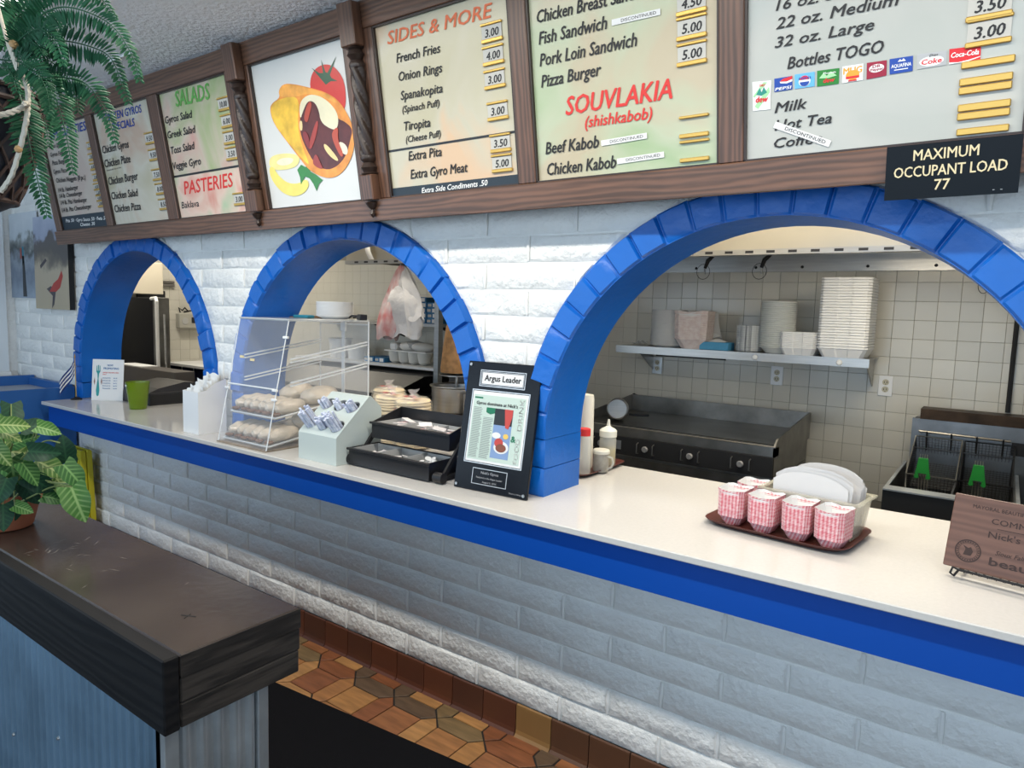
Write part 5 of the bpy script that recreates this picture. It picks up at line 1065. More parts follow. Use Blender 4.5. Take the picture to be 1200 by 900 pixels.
for bi,(x,lb) in enumerate(((2.045,'left wire fry basket with a green grip hanging in the fryer'),(2.265,'right wire fry basket with a green grip hanging in the fryer'))):
    yy=0 if bi==0 else .0; B=thing('fry_basket',lb,'fry basket',(x,2.05,1.10),group='fry baskets',rx=.40)
    w=.104; d=.37; h=.14; m=MB()
    m.tube([(-w,0,0),(w,0,0),(w,-d,0),(-w,-d,0)],.0036,6,True); part('basket_rim',m,WIREL if bi==0 else WIRE,B)
    m=MB(); r=.0011
    for i in range(15):
        xx=-w+2*w*i/14; m.tube([(xx,0,0),(xx*.93,-.01,-h),(xx*.93,-d+.01,-h),(xx,-d,0)],r,3)
    for i in range(21):
        yq=-d*i/20; m.tube([(-w,yq,0),(-w*.93,yq,-h),(w*.93,yq,-h),(w,yq,0)],r,3)
    for i in range(1,9):
        zq=-h*i/9; m.tube([(-w*.97,-.003,zq),(w*.97,-.003,zq),(w*.97,-d+.003,zq),(-w*.97,-d+.003,zq)],r,3,True)
    stuffpart('wire_mesh',m,WIRE,B)
    m=MB()
    for s in(-.055,.055): m.tube([(s,.003,.03),(s,.0,-h*.9)],.004,5)
    m.tube([(-w,-.12,.002),(w,-.12,.002)],.003,5); part('basket_brace',m,WIRE,B)
    m=MB(); hx=-.03
    for q in range(4): m.tube([(hx-.018+q*.012,-d,-h*.8),(hx-.018+q*.012,-d-.005,-.01),(hx-.016+q*.011,-d-.035,.07),(hx-.014+q*.0095,-d-.02,.135)],.0022,5)
    part('handle_wire',m,WIREL,B)
    g=MB(); g.prism([(-.020,0),(.020,0),(.027,-.055),(.034,-.095),(.028,-.102),(.014,-.098),(.018,-.075),(-.018,-.075),(-.014,-.098),(-.028,-.102),(-.034,-.095),(-.027,-.055)],-.006,.006); g.xf(Matrix.Translation((hx,-d-.030,.118))@Matrix.Rotation(-.25,4,'X')); part('green_grip',g,GRN,B)
# hood
hd_=thing('exhaust_hood','long stainless exhaust hood over the cooking line behind the arches','hood',(0,0,2.0))
part('front_face',MB().box(-1.60,3.2,1.195,1.21,.022,.75),mat('hood_face',(.50,.46,.38),.30,1,var=.12,vs=2),hd_)
part('end_face',MB().box(-1.60,-1.585,1.2105,2.215,.022,.75),STEELD,hd_)
part('front_lip',MB().box(-1.60,3.2,1.185,1.24,-.004,.0215),STEEL,hd_)
part('hood_top',MB().box(-1.584,3.2,1.211,2.21,.60,.62),STEELD,hd_)
m=MB()
for k in range(46):
    x=-1.5+k*.098; m.box(x,x+.038,1.1842,1.1849,.003,.015)
stuffpart('lip_slot',m,BLACK,hd_)
part('wall_band',MB().box(-1.60,3.2,2.19,2.215,-.018,.085),STEEL,hd_)
for x in(1.0,1.27,1.62,1.95,2.25,.62): part('band_bolt',MB().lathe([(.009,0),(.006,.006)],8).xf(Matrix.Translation((x,2.1898,.008))@Matrix.Rotation(PI/2,4,'X')),BLACKM,hd_)
for k in range(9):
    x=-1.4+k*.5; m=MB(); m.hexa([(x,1.35,.12),(x+.49,1.35,.12),(x+.49,2.18,.10),(x,2.18,.10),(x,1.35,.16),(x+.49,1.35,.16),(x+.49,2.18,.14),(x,2.18,.14)]); part('grease_filter',m,STEELD,hd_)
for xa,lb in((.84,'black fire suppression nozzle with a wire loop under the hood, left one'),(1.17,'black fire suppression nozzle with a wire loop under the hood, right one')):
    n=thing('suppression_nozzle',lb,'nozzle',(xa,1.9,2.05)); m=MB().tube([(.10,0,.02),(.0,0,.015),(-.035,-.01,-.02),(-.05,-.012,-.065)],[.008,.011,.013,.009],8); part('nozzle_arm',m,BLACKM,n,True)
    part('wire_loop',MB().tube([(-.06+.04*cos(a),-.01,-.085+.045*sin(a)) for a in[i*PI/8 for i in range(16)]],.0015,4,True),BLACKM,n)
    part('nozzle_tip',MB().tube([(-.05,-.012,-.065),(-.047,-.012,-.10)],.006,8),STEEL,n)
single('suppression_pipe',MB().tube([(-.7,0,0),(1.6,0,0)],.010,8),BLACKM,'thin black pipe running under the exhaust hood','pipe',(1.2,1.9,2.072),smooth=True)
single('wall_conduit',MB().tube([(0,0,0),(0,0,.74)],.011,8),BLACKM,'black vertical conduit on the tiles above the fryer','conduit',(2.325,2.205,1.25),smooth=True)
single('pull_loop',MB().tube([(.025*cos(a),0,.04*sin(a)) for a in[i*PI/8 for i in range(16)]],.0016,4,True).box(-.004,.012,-.002,.002,.02,.05),BLACKM,'small wire pull loop hanging by the upper tiles at the right','pull loop',(2.17,2.19,1.90))
ps=MB().grid(lambda u,v:((u-.5)*.05+.05*v,-.012*sin(v*3)-.02*u*(1-u),-.115*v),5,5); single('taped_paper',ps,PAPER,'white curled paper taped to the hood face above the middle arch opening','paper',(-1.37,1.180,2.14),smooth=True)
# left kitchen shelf rack behind the middle arch
rk=thing('shelf_rack','stainless shelf rack with two boards behind the middle arch','rack',(-2.05,1.75,0))
part('shelf_board',MB().box(-.9,.83,0,.45,1.560,1.583),STEEL,rk); part('shelf_board',MB().box(-.9,.83,0.02,.45,1.223,1.243),WHITE,rk)
part('rack_post',MB().box(.831,.875,-.03,.02,0,1.97),STEEL,rk)
for x in(.10,.80): part('bracket',MB().prism([(.03,1.5595),(.40,1.5595),(.40,1.45)],x,x+.006,'x'),BLACKM,rk)
GBX=[mat('blue_glove_carton',(.02,.16,.36),.5,var=.2,vs=20)]
gb=thing  # first carton with its parts, then copies
g0=thing('glove_carton','blue glove carton with a white label','carton',(0,0,0)); part('carton_body',MB().cbox(-.058,.058,-.11,.11,0,.040,.002),GBX[0],g0); part('white_label',MB().box(.0,.045,-.1115,-.1105,.006,.034),WHITE,g0); part('grey_label',MB().box(-.05,-.015,-.1115,-.1105,.010,.030),GRAYP,g0)
pos_=('bottom','second','third','fourth','top')
i=0
for c,(x,n) in enumerate(((-1.545,5),(-1.425,5),(-1.303,4))):
    for r in range(n):
        if i==0: t=g0
        else:
            t=g0.copy(); COL.objects.link(t)
            for chd in list(g0.children):
                q=chd.copy(); COL.objects.link(q); q.parent=t
        t.location=(x+(.004 if r%2 else -.003),1.90,1.5835+r*.0405); t['group']='glove cartons on the rack'
        t['label']='blue glove carton, %s in the %s column of cartons on the steel rack'%(pos_[r],('left','middle','right')[c]); i+=1
fs=thing('foam_tray_stack','white foam trays with rounded cups on the lower rack board','trays',(-1.64,1.90,1.2435))
cupm=MB().lathe([(.018,0),(.045,.02),(.054,.07),(.056,.10),(.05,.10),(.04,.02),(.001,.012)],16).mesh('foam_cup',mat('foam_white',(.62,.62,.59),.6),True)
for k in range(4): link('foam_cup',cupm,fs,(-.165+k*.108,0,0))
part('tray_rim',MB().cbox(-.24,.23,-.06,.06,.100,.110,.003),FOAM,fs); part('side_cup',MB().cbox(-.20,-.12,-.04,.04,.1105,.17,.012),FOAM,fs)
for k in range(3):
    m=loaf(.18,.12,.07,seed=20+k); m.xf(Matrix.Translation((-.02+k*.08,0,.1105+.01*(k%2)))@Matrix.Rotation(1.2+k*.5,4,'Z')); part('wrapped_lump',m,KRAFT if k!=1 else GRB,fs,True)
for x,y,z,r,h,lb in((-2.33,1.95,1.2435,.085,.12,'white round tub on the lower rack board seen through the pastry case'),(-2.55,1.95,1.2435,.10,.17,'taller white tub on the lower rack board seen through the pastry case'),(-2.62,1.93,1.5835,.085,.09,'white bowl on the upper rack board behind the pastry case')):
    o=thing('white_tub',lb,'tub',(x,y,z)); part('tub_body',MB().lathe([(r*.85,0),(r,h*.95)],22),WHITE,o,True); part('tub_lid',MB().lathe([(r*1.06,h*.9505),(r*1.06,h),(.001,h*1.01)],22),FOAM,o,True)
for k in range(2): 
    t=g0.copy(); COL.objects.link(t); t.location=(-2.06+k*.13,1.95,1.2435); t['group']='glove cartons on the rack'; t['label']=('blue glove carton on the lower rack board, left of two','blue glove carton on the lower rack board, right of two')[k]
    for chd in list(g0.children): q=chd.copy(); COL.objects.link(q); q.parent=t
# hanging bags
hb_=thing('hanging_bags','bunch of crumpled white and red printed plastic bags hanging from the exhaust hood','bags',(-1.09,1.25,1.985))
PBW=mat('bag_film_white',(.72,.72,.74),.35,alpha=.93,bump=.6,bs=14,bdist=.02); PBR=mat('bag_film_red',(.74,.66,.66),.4,col2=(.62,.22,.22),vs=16,scale=(1,1,.6),bump=.5,bs=14,bdist=.02)
def bagmesh(w,h,seed,lean=0,d=.05):
    rn=random.Random(seed); a,b,c=[rn.uniform(0,6) for _ in range(3)]; m=MB()
    def fn(u,v):
        ang=2*PI*u; wd=(.015+w*min(1,(v*2.1)**.7)*(1-.12*(v>.9)))
        fold=1+.10*sin(5*ang+a+3*v)+.06*sin(9*ang+b)
        return (wd*cos(ang)*fold+lean*v,(.012+d*min(1,v*2))*sin(ang)*fold+.01*sin(8*v+c),-h*v+.02*sin(3*ang+c)*v)
    return m.grid(fn,28,16)
part('printed_bag',bagmesh(.085,.50,1,-.14),PBR,hb_,True); part('white_bag',bagmesh(.115,.48,2,.05),PBW,hb_,True); part('white_bag',bagmesh(.07,.36,3,.12,.03),PBW,hb_,True)
part('bag_hook',MB().tube([(0,-.02,.0),(0,-.02,.03),(0,.0,.04)],.004,6),STEEL,hb_)
# prep table
pt=thing('prep_table','stainless prep table with a sloping lid below the rack','prep table',(-2.0,1.5,0))
part('table_body',MB().box(-.85,.775,.02,.70,.05,1.04),mat('dark_prep_steel',(.05,.05,.05),.5,.5),pt)
PL_=mat('prep_lid_steel',(.15,.147,.14),.5,1,var=.15,vs=4); part('sloped_lid',MB().hexa([(-.85,.0,1.0405),(.55,.0,1.0405),(.60,.50,1.0405),(-.85,.50,1.0405),(-.85,.14,1.19),(.765,.14,1.19),(.765,.50,1.19),(-.85,.50,1.19)]),PL_,pt)
# gyro broiler
gy=thing('gyro_broiler','vertical gyro broiler with a brown meat cone above a steel pan','broiler',(-.36,.98,0))
part('meat_cone',MB().lathe([(.03,1.322),(.098,1.325),(.100,1.34),(.088,1.45),(.072,1.58),(.062,1.615),(.03,1.625)],28),mat('gyro_meat',(.32,.16,.055),.6,var=.35,vs=30,bump=.4,bs=50),gy,True)
part('spindle',MB().lathe([(.008,1.13),(.008,1.70)],10),STEEL,gy,True); part('drip_disc',MB().lathe([(.03,1.30),(.105,1.305),(.105,1.312),(.02,1.315)],24),STEELD,gy,True)
part('broiler_body',MB().box(-.20,.28,.16,.40,.95,1.75),DKS,gy); part('broiler_stand',MB().box(-.25,.35,-.22,.42,.05,1.10),STEELD,gy)
pn=thing('steel_pan','round steel pan under the gyro cone','pan',(-.30,.90,1.1015)); part('pan_body',MB().lathe([(.125,0),(.135,.01),(.140,.145),(.150,.152),(.150,.158),(.136,.150),(.128,.012),(.001,.01)],28),STEEL,pn,True)
bp_=thing('control_box','stainless control box beside the steel pan','control box',(-.04,.86,1.1015)) ; part('box_body',MB().box(-.10,.10,-.08,.10,0,.125),STEEL,bp_); part('dial',MB().lathe([(.018,0),(.016,.015),(.001,.016)],14).xf(Matrix.Translation((-.02,-.0805,.07))@Matrix.Rotation(PI/2,4,'X')),BLACK,bp_,True)
# far left kitchen corner behind the left arch
fr_=thing('black_refrigerator','tall black refrigerator with a steel edge behind the left arch','refrigerator',(-4.32,1.05,0))
part('door',MB().cbox(-.40,.30,-.02,.02,.5,1.725,.004),mat('fridge_black',(.005,.006,.010),.3,spec=.12),fr_); part('steel_edge',MB().cbox(.301,.365,-.02,.10,.5,1.728,.003),STEELD,fr_); part('cabinet',MB().box(-.40,.30,.021,.10,.05,1.72),BLACKM,fr_)
part('door_handle',MB().tube([(.30,-.03,1.715),(.40,-.04,1.722),(.43,-.05,1.69),(.43,-.05,1.60),(.435,-.05,1.06)],.016,8),WHITE,fr_,True); part('handle_tube',MB().tube([(.50,-.02,1.58),(.51,-.02,1.10)],.009,8),STEEL,fr_,True)
single('wall_cupboard',MB().cbox(-.20,.20,-.16,.16,0,.30,.004),mat('cream_cupboard',(.62,.56,.44),.5),'cream wall cupboard above the black refrigerator','cupboard',(-4.58,1.16,1.76))
db=thing('dark_doorway','black framed doorway in the tiled wall behind the refrigerator','doorway',(-4.79,1.40,0)); part('doorway_panel',MB().box(-.002,.012,-.14,.145,.9,1.80),BLACKM,db)
for k,z in enumerate((1.895,1.862)): single('wall_strip',MB().cbox(0,.03,-.17,.16,-.012,.012,.003),mat('grey_strip',(.13,.12,.11),.5) if k==0 else bpy.data.materials['grey_strip'],('upper','lower')[k]+' dark grey rail on the tiles above the doorway','rail',(-4.792,1.48,z),group='grey rails above the doorway')
tb=thing('time_clock','grey wall unit with a black display and a black cord on the left kitchen wall','wall unit',(-4.79,1.76,1.505)); part('unit_body',MB().cbox(-.002,.07,-.105,.11,-.085,.075,.008),mat('unit_grey',(.40,.39,.34),.5),tb); part('display',MB().box(.0705,.073,.03,.085,-.03,.03),BLACK,tb); part('round_panel',MB().lathe([(.035,0),(.033,.003)],20).xf(Matrix.Translation((.0705,-.04,-.01))@Matrix.Rotation(PI/2,4,'Y')),GRB,tb)
part('black_cord',MB().tube([(.03,-.07,.078),(.03,-.085,.13),(.035,-.05,.10),(.03,-.02,.13),(.03,.02,.09),(.03,.05,.10),(.03,-.03,.085)],.008,6),BLACKM,tb,True)
bc=thing('blue_cabinet','blue cabinet with a white top in the far left of the kitchen','cabinet',(-4.30,1.78,0)); part('cabinet_body',MB().box(-.48,.9,-.20,.42,.05,1.045),mat('navy_tile',(.006,.018,.11),.35),bc); part('cabinet_top',MB().box(-.49,.92,-.26,.43,1.046,1.07),WHITE,bc)
for k in range(5): part('white_stile',MB().box(-.25+k*.22,-.235+k*.22,-.204,-.2005,.3,1.04),WHITE,bc)
for k in range(3): single('paper_pad',MB().cbox(-.14,.12,-.08,.08,0,.014,.001),PAPER,('bottom','middle','top')[k]+' white paper pad on the blue cabinet','paper pad',(-4.10+.01*k,1.74,1.0705+k*.0145),.1*k,group='paper pads on the blue cabinet')
single('stapler',MB().cbox(-.06,.06,-.02,.02,0,.05,.008),BLACK,'small black desk item beside the paper pads','desk item',(-3.90,1.70,1.0705))
gx=thing('grey_cabinet','taupe low cabinet with papers on top behind the cash register','cabinet',(-3.60,.80,0)); part('cabinet_body',MB().cbox(-.60,.46,-.05,.12,.05,1.125,.004),mat('taupe',(.085,.075,.068),.5),gx); part('papers',MB().cbox(-.50,-.10,-.04,.10,1.1255,1.135,.001),PAPER,gx)
# ================================================================== LEFT WALL POSTERS
def ph(name,stops,sc,rot=0):
    m,nt,b,N,L=nm(name); tc=N('ShaderNodeTexCoord'); sp=N('ShaderNodeSeparateXYZ'); L(tc.outputs['Object'],sp.inputs[0]); n=N('ShaderNodeTexNoise'); n.inputs['Scale'].default_value=sc; n.inputs['Detail'].default_value=8; L(tc.outputs['Object'],n.inputs['Vector'])
    a=N('ShaderNodeMath'); a.operation='MULTIPLY_ADD'; a.inputs[1].default_value=.5; a.inputs[2].default_value=0; L(n.outputs['Fac'],a.inputs[0]); z=N('ShaderNodeMath'); z.operation='MULTIPLY_ADD'; z.inputs[1].default_value=1.45; z.inputs[2].default_value=-.25+.5; L(sp.outputs['Z'],z.inputs[0]); s=N('ShaderNodeMath'); s.operation='ADD'; L(a.outputs[0],s.inputs[0]); L(z.outputs[0],s.inputs[1]); s2=N('ShaderNodeMath'); s2.operation='SUBTRACT'; s2.inputs[1].default_value=0; L(s.outputs[0],s2.inputs[0])
    r=N('ShaderNodeValToRGB'); L(s2.outputs[0],r.inputs[0])
    for i,(p,c) in enumerate(stops):
        e=r.color_ramp.elements[i] if i<2 else r.color_ramp.elements.new(p); e.position=p; e.color=(*c,1)
    L(r.outputs[0],b.inputs['Base Color']); b.inputs['Roughness'].default_value=.45; return m
po=thing('harbour_poster','pale harbour photograph poster on the white brick wall, left of the beach canvas','poster',(-3.93,-.012,2.01)); part('poster_sheet',MB().box(-.21,.32,-.003,.001,-.32,.325),ph('harbour_print',[(0,(.30,.36,.44)),(.30,(.16,.20,.26)),(.45,(.26,.30,.36)),(.56,(.06,.075,.08)),(.66,(.20,.22,.22)),(.72,(.48,.53,.58)),(1,(.60,.64,.68))],9),po)
m=MB(); m.prism([(.02,-.31),(.09,-.31),(.06,.0),(.03,.0)],-.0045,-.0032); part('quay_print',m,flat('quay_dark',(.04,.045,.05)),po); m=MB(); m.box(-.01,.02,-.0045,-.0032,-.02,.06); part('red_print',m,flat('boat_red',(.3,.08,.07)),po); m=MB(); m.box(.03,.055,-.0045,-.0032,-.06,.07); part('blue_print',m,flat('boat_blue',(.03,.20,.28)),po)
cv=thing('beach_canvas','canvas photograph of a rocky beach with a person in red, beside the menu board','canvas',(-3.30,-.014,1.95)); part('canvas_block',MB().box(-.30,.27,-.03,.004,-.335,.33),ph('beach_print',[(0,(.42,.35,.24)),(.42,(.44,.37,.27)),(.52,(.16,.14,.11)),(.60,(.09,.08,.075)),(.74,(.10,.09,.09)),(.80,(.30,.34,.46)),(1,(.40,.44,.55))],7),cv)
part('canvas_edge',MB().box(.2705,.274,-.03,.004,-.335,.33),BLACKM,cv)
m=MB(); flatpoly(m,[(-.05,-.21),(.02,-.15),(.10,-.12),(.16,-.06),(.18,-.10),(.13,-.18),(.06,-.21)],-.0308); part('red_figure',m,flat('figure_red',(.40,.05,.04)),cv); m=MB(); flatpoly(m,[(-.10,-.19),(-.03,-.17),(.06,-.19),(.02,-.30),(-.02,-.33),(-.0,-.24)],-.0306); flatpoly(m,[(-.2,-.02),(-.1,.03),(-.08,.01),(-.19,-.045)],-.0306); part('figure_shadow',m,flat('figure_dark',(.07,.06,.07)),cv)
single('ceiling_vent_frame',MB().tube([(-.16,-.16,0),(.16,-.16,0),(.16,.16,0),(-.16,.16,0)],.006,6,True),WHITE,'thin white square frame on the ceiling behind the fern','vent frame',(-1.32,-.63,2.862))
fx=thing('ceiling_light','long white fluorescent ceiling fixture above the counter front','light',(1.1,-1.1,2.865)); 
part('fixture_body',MB().cbox(-2.25,2.25,-.09,.09,-.045,.004,.006),WHITE,fx)
part('lit_diffuser',MB().cbox(-2.2,2.2,-.06,.06,-.060,-.0455,.004),mat('lit_tube',(.9,.9,.9),.5,emit=(1,.97,.92),estr=5),fx)
# ================================================================== CAUTION SIGN
cs=thing('caution_sign','folded yellow wet floor caution sign leaning in the corner behind the bar','caution sign',(-2.86,-.02,.0),-.0,rx=.03)
YEL=mat('yellow_plastic',(.52,.45,.015),.4)
for k,y in enumerate((-.075,-.035)):
    m=MB(); w=.125
    m.cbox(-w,w,y-.012,y+.012,.03,.60,.004); m.box(-w,-.04,y-.012,y+.012,.60,.645); m.box(.04,w,y-.012,y+.012,.60,.645); m.cbox(-w,w,y-.012,y+.012,.645,.672,.004)
    for s in(-w+.006,w-.006): m.cbox(s-.008,s+.008,y-.018,y+.018,.0,.665,.004)
    lf=part('sign_leaf',m,YEL,cs)
    if k==0:
        t=MB(); textgeo(t,'CAUTION',-.085,.085,.49,.035,-.0895,bold=.03); textgeo(t,'WET FLOOR',-.085,.085,.20,.03,-.0895,bold=.03); t.prism([(-.06,.27),(.06,.27),(0,.42)],-.0895,-.0885); part('lettering',t,mat('red_black_ink',(.16,.02,.01),.6),lf)
# ================================================================== DARK BAR IN FRONT
br=thing('bar_half_wall','dark stained wooden bar top on a corrugated metal half wall in the foreground','bar',(0,0,0))
XE=1.112; XL=-1.9
part('top_board',MB().cbox(XL,XE,-1.528,-1.262,1.005,1.05,.004),BARK,br)
part('front_board',MB().cbox(XL,XE,-1.560,-1.529,.905,1.051,.003),BARKF,br)
m=MB().cbox(XL,XE-.002,-1.527,-1.262,.955,1.0042,.003); part('lower_board',m,BARKE,br)
part('lower_board',MB().cbox(XL,XE-.003,-1.527,-1.264,.9055,.9545,.003),BARKE,br)
0 and part('back_board',MB().cbox(XL,XE-.004,-1.2615,-1.254,.912,1.003,.002),BARKF,br)
e=MB().box(XE-.0005,XE+.0008,-1.5275,-1.263,1.006,1.0485); part('end_grain',e,BARKE,br)
def corr(m,a0,a1,fn,p=.0345,amp=.006):
    n=int((a1-a0)/p*8); v=[]
    for i in range(n+1):
        a=a0+(a1-a0)*i/n; ph=(i%8)/8; s=[0,.1,.75,1,1,.75,.1,0][i%8]*amp
        v+= [fn(a,s,0),fn(a,s,.904)]
    m.add(v,[(2*i,2*i+2,2*i+3,2*i+1) for i in range(n)]); return m
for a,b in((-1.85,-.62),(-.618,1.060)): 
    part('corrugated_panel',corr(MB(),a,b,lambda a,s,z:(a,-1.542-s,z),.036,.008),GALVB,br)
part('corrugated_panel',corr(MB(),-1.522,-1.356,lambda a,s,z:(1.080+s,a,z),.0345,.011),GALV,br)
part('corner_trim',MB().cbox(1.078,1.094,-1.552,-1.523,.0,.904,.002),GALV,br); part('corner_trim',MB().cbox(1.078,1.094,-1.355,-1.330,0,.904,.002),GALV,br)
part('wall_core',MB().box(-1.85,1.077,-1.540,-1.332,0,.9045),BLACKM,br)
m=MB()
for x,z in((.35,.55),(.78,.42),(.1,.75)): m.lathe([(.004,0),(.002,.004)],6).v
scr=MB()
for x,z in((.62,.70),(.86,.62),(.35,.60)): 
    q=MB().lathe([(.005,0),(.003,.004)],8); q.xf(Matrix.Translation((x,-1.550,z))@Matrix.Rotation(PI/2,4,'X')); scr.add(q.v,q.f)
part('screw',scr,STEEL,br)
sc=MB(); rn=random.Random(8); sc.tube([(.955,-1.44,1.0504),(.985,-1.425,1.0504)],.0012,4); sc.tube([(.965,-1.425,1.0504),(.975,-1.445,1.0504)],.0012,4); part('scratch_mark',sc,BLACKM,br)
m=MB(); sm=random.Random(4)
for q in range(26):
    x=sm.choice([.33,.36,.40,.5,.62,.85])+sm.uniform(-.05,.05); y=-1.46+sm.uniform(-.04,.12); l=sm.uniform(.006,.022); a=sm.uniform(0,3); w_=.0008
    m.add([(x-l*cos(a),y-l*sin(a),1.0503),(x+w_*sin(a),y-w_*cos(a),1.0503),(x+l*cos(a),y+l*sin(a),1.0503),(x-w_*sin(a),y+w_*cos(a),1.0503)],[(0,1,2,3)])
stuffpart('pale_scuff',m,flat('scuff',(.16,.145,.13)),br)
# ================================================================== HANGING FERN
bz=Vector(BASKET[0])
hf=thing('hanging_fern','green fern in a wicker basket hung by cotton ropes at the left edge','hanging plant',tuple(bz))
def loc_(p): return tuple(Vector(p)-bz)
FG=mat('fern_green',(.018,.092,.042),.6,var=.35,vs=14,rnd=.3,spec=.2); FGL=mat('fern_green_light',(.028,.13,.058),.6,var=.3,vs=14,rnd=.3,spec=.2)
WICK=mat('dark_wicker',(.030,.020,.016),.6,col2=(.075,.04,.03),vs=40)
m=MB(); m.lathe([(.05,-.24),(.085,-.22),(.125,-.12),(.140,.0),(.138,.03),(.13,.03),(.128,0),(.1,-.12),(.001,-.2)],28); bk_=part('basket_liner',m,mat('liner',(.012,.014,.022),.5),hf,True)
m=MB()
for s in(-1,1):
    for k in range(18):
        a0=2*PI*k/18; pts=[]
        for j in range(9):
            t=j/8; z=-.215+.235*t; r=.088+.054*min(1,t*1.5)**.8+.003; a=a0+s*1.1*t; pts.append((r*cos(a),r*sin(a),z))
        m.tube(pts,.0038,4)
for z,r in((-.0,.146),(.028,.144),(-.215,.09)): m.tube([(r*cos(a),r*sin(a),z) for a in[i*PI/12 for i in range(24)]],.006,6,True)
stuffpart('wicker_weave',m,WICK,hf)
part('soil',MB().lathe([(.125,.0),(.001,.012)],20),BLACKM,hf)
def catmull(P,n):
    P=[Vector(p) for p in P]; P=[P[0]*2-P[1]]+P+[P[-1]*2-P[-2]]; out=[]
    for i in range(1,len(P)-2):
        for k in range(n):
            t=k/n; a,b,c,d=P[i-1:i+3]; out.append(.5*((2*b)+(c-a)*t+(2*a-5*b+4*c-d)*t*t+(3*b-a-3*c+d)*t**3))
    out.append(P[-2]); return out
for fi,fp in enumerate(FRONDS):
    P=[Vector(loc_(p)) for p in catmull(fp,10)]
    # resample
    L_=[0]
    for i in range(1,len(P)): L_.append(L_[-1]+(P[i]-P[i-1]).length)
    n=max(14,int(L_[-1]/.0088)); rn=random.Random(fi); m=MB(); Q=[]
    for k in range(n+1):
        s=L_[-1]*k/n; i=max(j for j in range(len(L_)) if L_[j]<=s+1e-9); i=min(i,len(P)-2); t=(s-L_[i])/max(1e-6,L_[i+1]-L_[i]); Q.append(P[i].lerp(P[i+1],t))
    m.tube(Q[::2],[.0022*(1-.7*i/len(Q[::2])) for i in range(len(Q[::2]))],5)
    view=(Vector((2.29,-2.16,1.69))-bz).normalized()
    for k in range(2,n):
        f=k/n; T=(Q[min(n,k+1)]-Q[k-1]).normalized(); side=T.cross(view).normalized(); 
        ln=.040*min(1,f*3.0+.25)*(1.0-.80*max(0,(f-.45)/.55)**1.3)*(1 if L_[-1]>.2 else .8); 
        for s in(-1,1):
            d=(side*s+T*.38+view*rn.uniform(-.35,.35)+Vector((0,0,-.12))+Vector([rn.uniform(-.10,.10) for _ in range(3)])).normalized(); l=ln*rn.uniform(.85,1.12)
            wv=T.cross(d).cross(d).normalized()*.0046*(.6+.4*ln/.04); up=T.cross(d).normalized()*.0014
            a=Q[k]; b=a+d*l*.35; c=a+d*l*.75+Vector((0,0,-.002)); e=a+d*l+Vector((0,0,-.004))
            m.add([a,b+wv,b-wv,c+wv*.8,c-wv*.8,e,b+up,c+up],[(0,1,6),(0,6,2),(1,3,7,6),(6,7,4,2),(3,5,7),(7,5,4)])
    part('frond',m,FG if fi%3 else FGL,hf)
for r in ROPES: 
    P=[loc_(p) for p in catmull(r,6)]; m=MB()
    for s in(0,1,2): m.tube([Vector(p)+Vector((.0032*cos(i*.9+s*2.09),.0032*cos(i*.9+s*2.09)*.3,.0032*sin(i*.9+s*2.09))) for i,p in enumerate(P)],.0036,5)
    part('rope',m,ROPE,hf,True)
m=MB(); m.tube([(.0,0,.70),(0,0,.737)],.004,6); 
for k in range(3):
    a=k*2.09+.5; m.tube([(.14*cos(a),.14*sin(a),.03),(.07*cos(a),.07*sin(a),.30),(0,0,.70)],.004,5)
part('rope_hanger',m,ROPE,hf)
for p,r in((BEADS[0],.0095),(BEADS[1],.008)):
    part('wooden_bead',MB().lathe([(.001,-r),(r*.7,-r*.7),(r,0),(r*.7,r*.7),(.001,r)],12,loc_(p)),mat('wooden_bead',(.50,.30,.13),.5) if 'wooden_bead' not in bpy.data.materials else bpy.data.materials['wooden_bead'],hf,True)
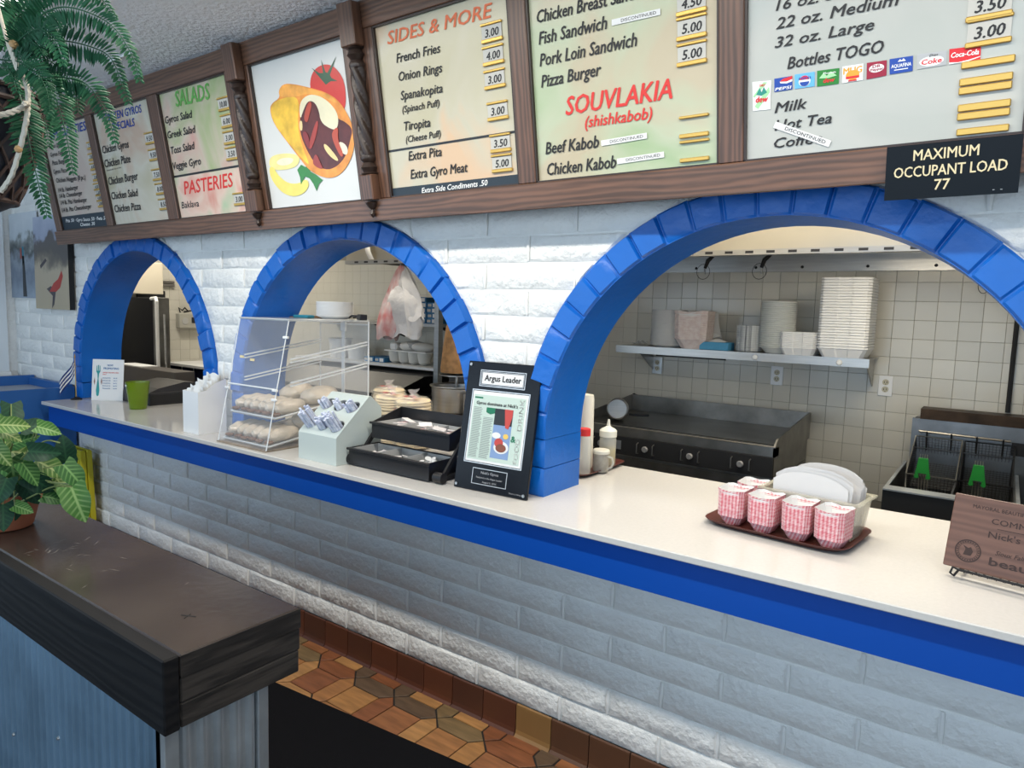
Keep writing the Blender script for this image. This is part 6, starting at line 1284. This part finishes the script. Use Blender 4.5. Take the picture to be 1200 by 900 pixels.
# ================================================================== POTTED PLANT ON THE BAR
pp0=Vector((.045,-1.45,1.0515))
pq=thing('potted_plant','variegated leafy houseplant in a terracotta pot on the dark bar top','potted plant',tuple(pp0))
part('pot',MB().lathe([(.062,0),(.066,.004),(.085,.075),(.094,.078),(.095,.100),(.086,.100),(.080,.078),(.001,.075)],28),TERRA,pq,True)
0 and part('saucer',MB().lathe([(.001,-.0005),(.08,-.0005),(.095,.012),(.092,.013),(.078,.003)],24),TERRA,pq,True)
def leafmat(name,base,vein,edge):
    m,nt,b,N,L=nm(name); tc=N('ShaderNodeTexCoord'); sp=N('ShaderNodeSeparateXYZ'); L(tc.outputs['Object'],sp.inputs[0])
    ab=N('ShaderNodeMath'); ab.operation='ABSOLUTE'; L(sp.outputs['Y'],ab.inputs[0])
    v=N('ShaderNodeMath'); v.operation='MULTIPLY_ADD'; v.inputs[1].default_value=-.75; L(ab.outputs[0],v.inputs[0]); L(sp.outputs['X'],v.inputs[2])
    w=N('ShaderNodeMath'); w.operation='MULTIPLY'; w.inputs[1].default_value=40; L(v.outputs[0],w.inputs[0]); sn=N('ShaderNodeMath'); sn.operation='SINE'; L(w.outputs[0],sn.inputs[0])
    mr=N('ShaderNodeMapRange'); mr.inputs['From Min'].default_value=.1; mr.inputs['From Max'].default_value=1.5; L(sn.outputs[0],mr.inputs['Value'])
    md=N('ShaderNodeMapRange'); md.inputs['From Min'].default_value=.045; md.inputs['From Max'].default_value=.015; L(ab.outputs[0],md.inputs['Value'])
    mxx=N('ShaderNodeMath'); mxx.operation='MAXIMUM'; L(mr.outputs[0],mxx.inputs[0]); L(md.outputs[0],mxx.inputs[1])
    fd=N('ShaderNodeMapRange'); fd.inputs['From Min'].default_value=.50; fd.inputs['From Max'].default_value=.10; L(ab.outputs[0],fd.inputs['Value']); mu=N('ShaderNodeMath'); mu.operation='MULTIPLY'; L(mxx.outputs[0],mu.inputs[0]); L(fd.outputs[0],mu.inputs[1])
    nz=N('ShaderNodeTexNoise'); nz.inputs['Scale'].default_value=5; L(tc.outputs['Object'],nz.inputs['Vector']); x1=N('ShaderNodeMix'); x1.data_type='RGBA'; x1.inputs['A'].default_value=(*base,1); x1.inputs['B'].default_value=(*edge,1); L(nz.outputs['Fac'],x1.inputs['Factor'])
    x2=N('ShaderNodeMix'); x2.data_type='RGBA'; x2.inputs['B'].default_value=(*vein,1); L(x1.outputs['Result'],x2.inputs['A']); L(mu.outputs[0],x2.inputs['Factor']); L(rndmul(nt,x2.outputs['Result'],.25),b.inputs['Base Color']); b.inputs['Roughness'].default_value=.45; b.inputs['Specular IOR Level'].default_value=.25; return m
LM={'v':leafmat('variegated_leaf',(.10,.20,.04),(.34,.42,.16),(.035,.11,.02)),'l':leafmat('bright_leaf',(.07,.19,.03),(.24,.38,.13),(.035,.12,.02)),'m':leafmat('mid_leaf',(.03,.11,.022),(.13,.26,.08),(.018,.07,.018)),'d':leafmat('dark_leaf',(.010,.050,.022),(.02,.08,.035),(.008,.035,.02))}
def leafmesh(fold,curl,lobe):
    m=MB(); n=10; v=[]
    for i in range(n+1):
        t=i/n; x=t
        w=.40*(sin(PI*min(1,(t*.86+.14)))**.75)*(1-.30*t) if t<1 else 0
        if t<.16: w=.30+.25*t/.16*.35
        back=-.13*lobe*(1-t/.2) if t<.2 else 0
        for s in(-1,-.5,0,.5,1):
            xx=x+(back*abs(s) if abs(s)>.4 else 0); z=abs(s)*w*fold-curl*(t**2)*.5-.10*(s*s)*sin(t*9)*.2
            v.append((xx,s*w,z))
    m.add(v,[(i*5+j,i*5+j+1,(i+1)*5+j+1,(i+1)*5+j) for i in range(n) for j in range(4)]); return m
lms={k:[leafmesh(.30,.5,1).mesh('leaf',LM[k],True,False),leafmesh(.15,.25,1).mesh('leaf',LM[k],True,False)] for k in LM}
cvw=(Vector((2.2929,-2.1583,1.6942))-Vector((.2,-1.42,1.25))).normalized()
st=MB(); rn=random.Random(21)
lv=[(Vector(p),l,a,s) for p,l,a,s in LEAVES]
for k in range(12):  # foliage out of frame on the left completes the plant
    a=rn.uniform(0,6.28); r=rn.uniform(.03,.12); q=Vector((-.09,-1.49,0))+Vector((r*cos(a)-.03,r*sin(a),1.22+rn.uniform(-.06,.14))); lv.append((q,rn.uniform(.06,.09),rn.uniform(0,360),rn.choice('vmdld')))
for i,(p,l,ang,s) in enumerate(lv):
    an=math.radians(ang); right=Vector((-cvw.y,cvw.x,0)).normalized()*1; right=-right if right.dot(cr)<0 else right; upv=right.cross(-cvw)*-1
    upv=cvw.cross(right); 
    if upv.z<0: upv=-upv
    d=(right*cos(an)+upv*sin(an)); nv=(cvw*.85+Vector((0,0,.35))+Vector([rn.uniform(-.35,.35) for _ in range(3)])); 
    d=(d+cvw*rn.uniform(-.1,.35)).normalized(); nv=(nv-d*nv.dot(d)).normalized(); yv=nv.cross(d)
    base=p-d*l*.5-pp0
    M=Matrix((( d.x,yv.x,nv.x,0),(d.y,yv.y,nv.y,0),(d.z,yv.z,nv.z,0),(0,0,0,1)))
    o=link('leaf',lms[s][i%2],pq); o.matrix_local=Matrix.Translation(base)@M@Matrix.Scale(l*1.04,4)
    b0=Vector((rn.uniform(-.03,.05),rn.uniform(-.02,.02),.09)); st.tube([b0,b0.lerp(base,.5)+Vector((0,0,.03)),base],.0016,4)
for s_ in LSTEM: st.tube([Vector(p)-pp0 for p in catmull(s_,4)],.0022,5)
part('stems',st,mat('plant_stem',(.16,.20,.07),.5),pq)
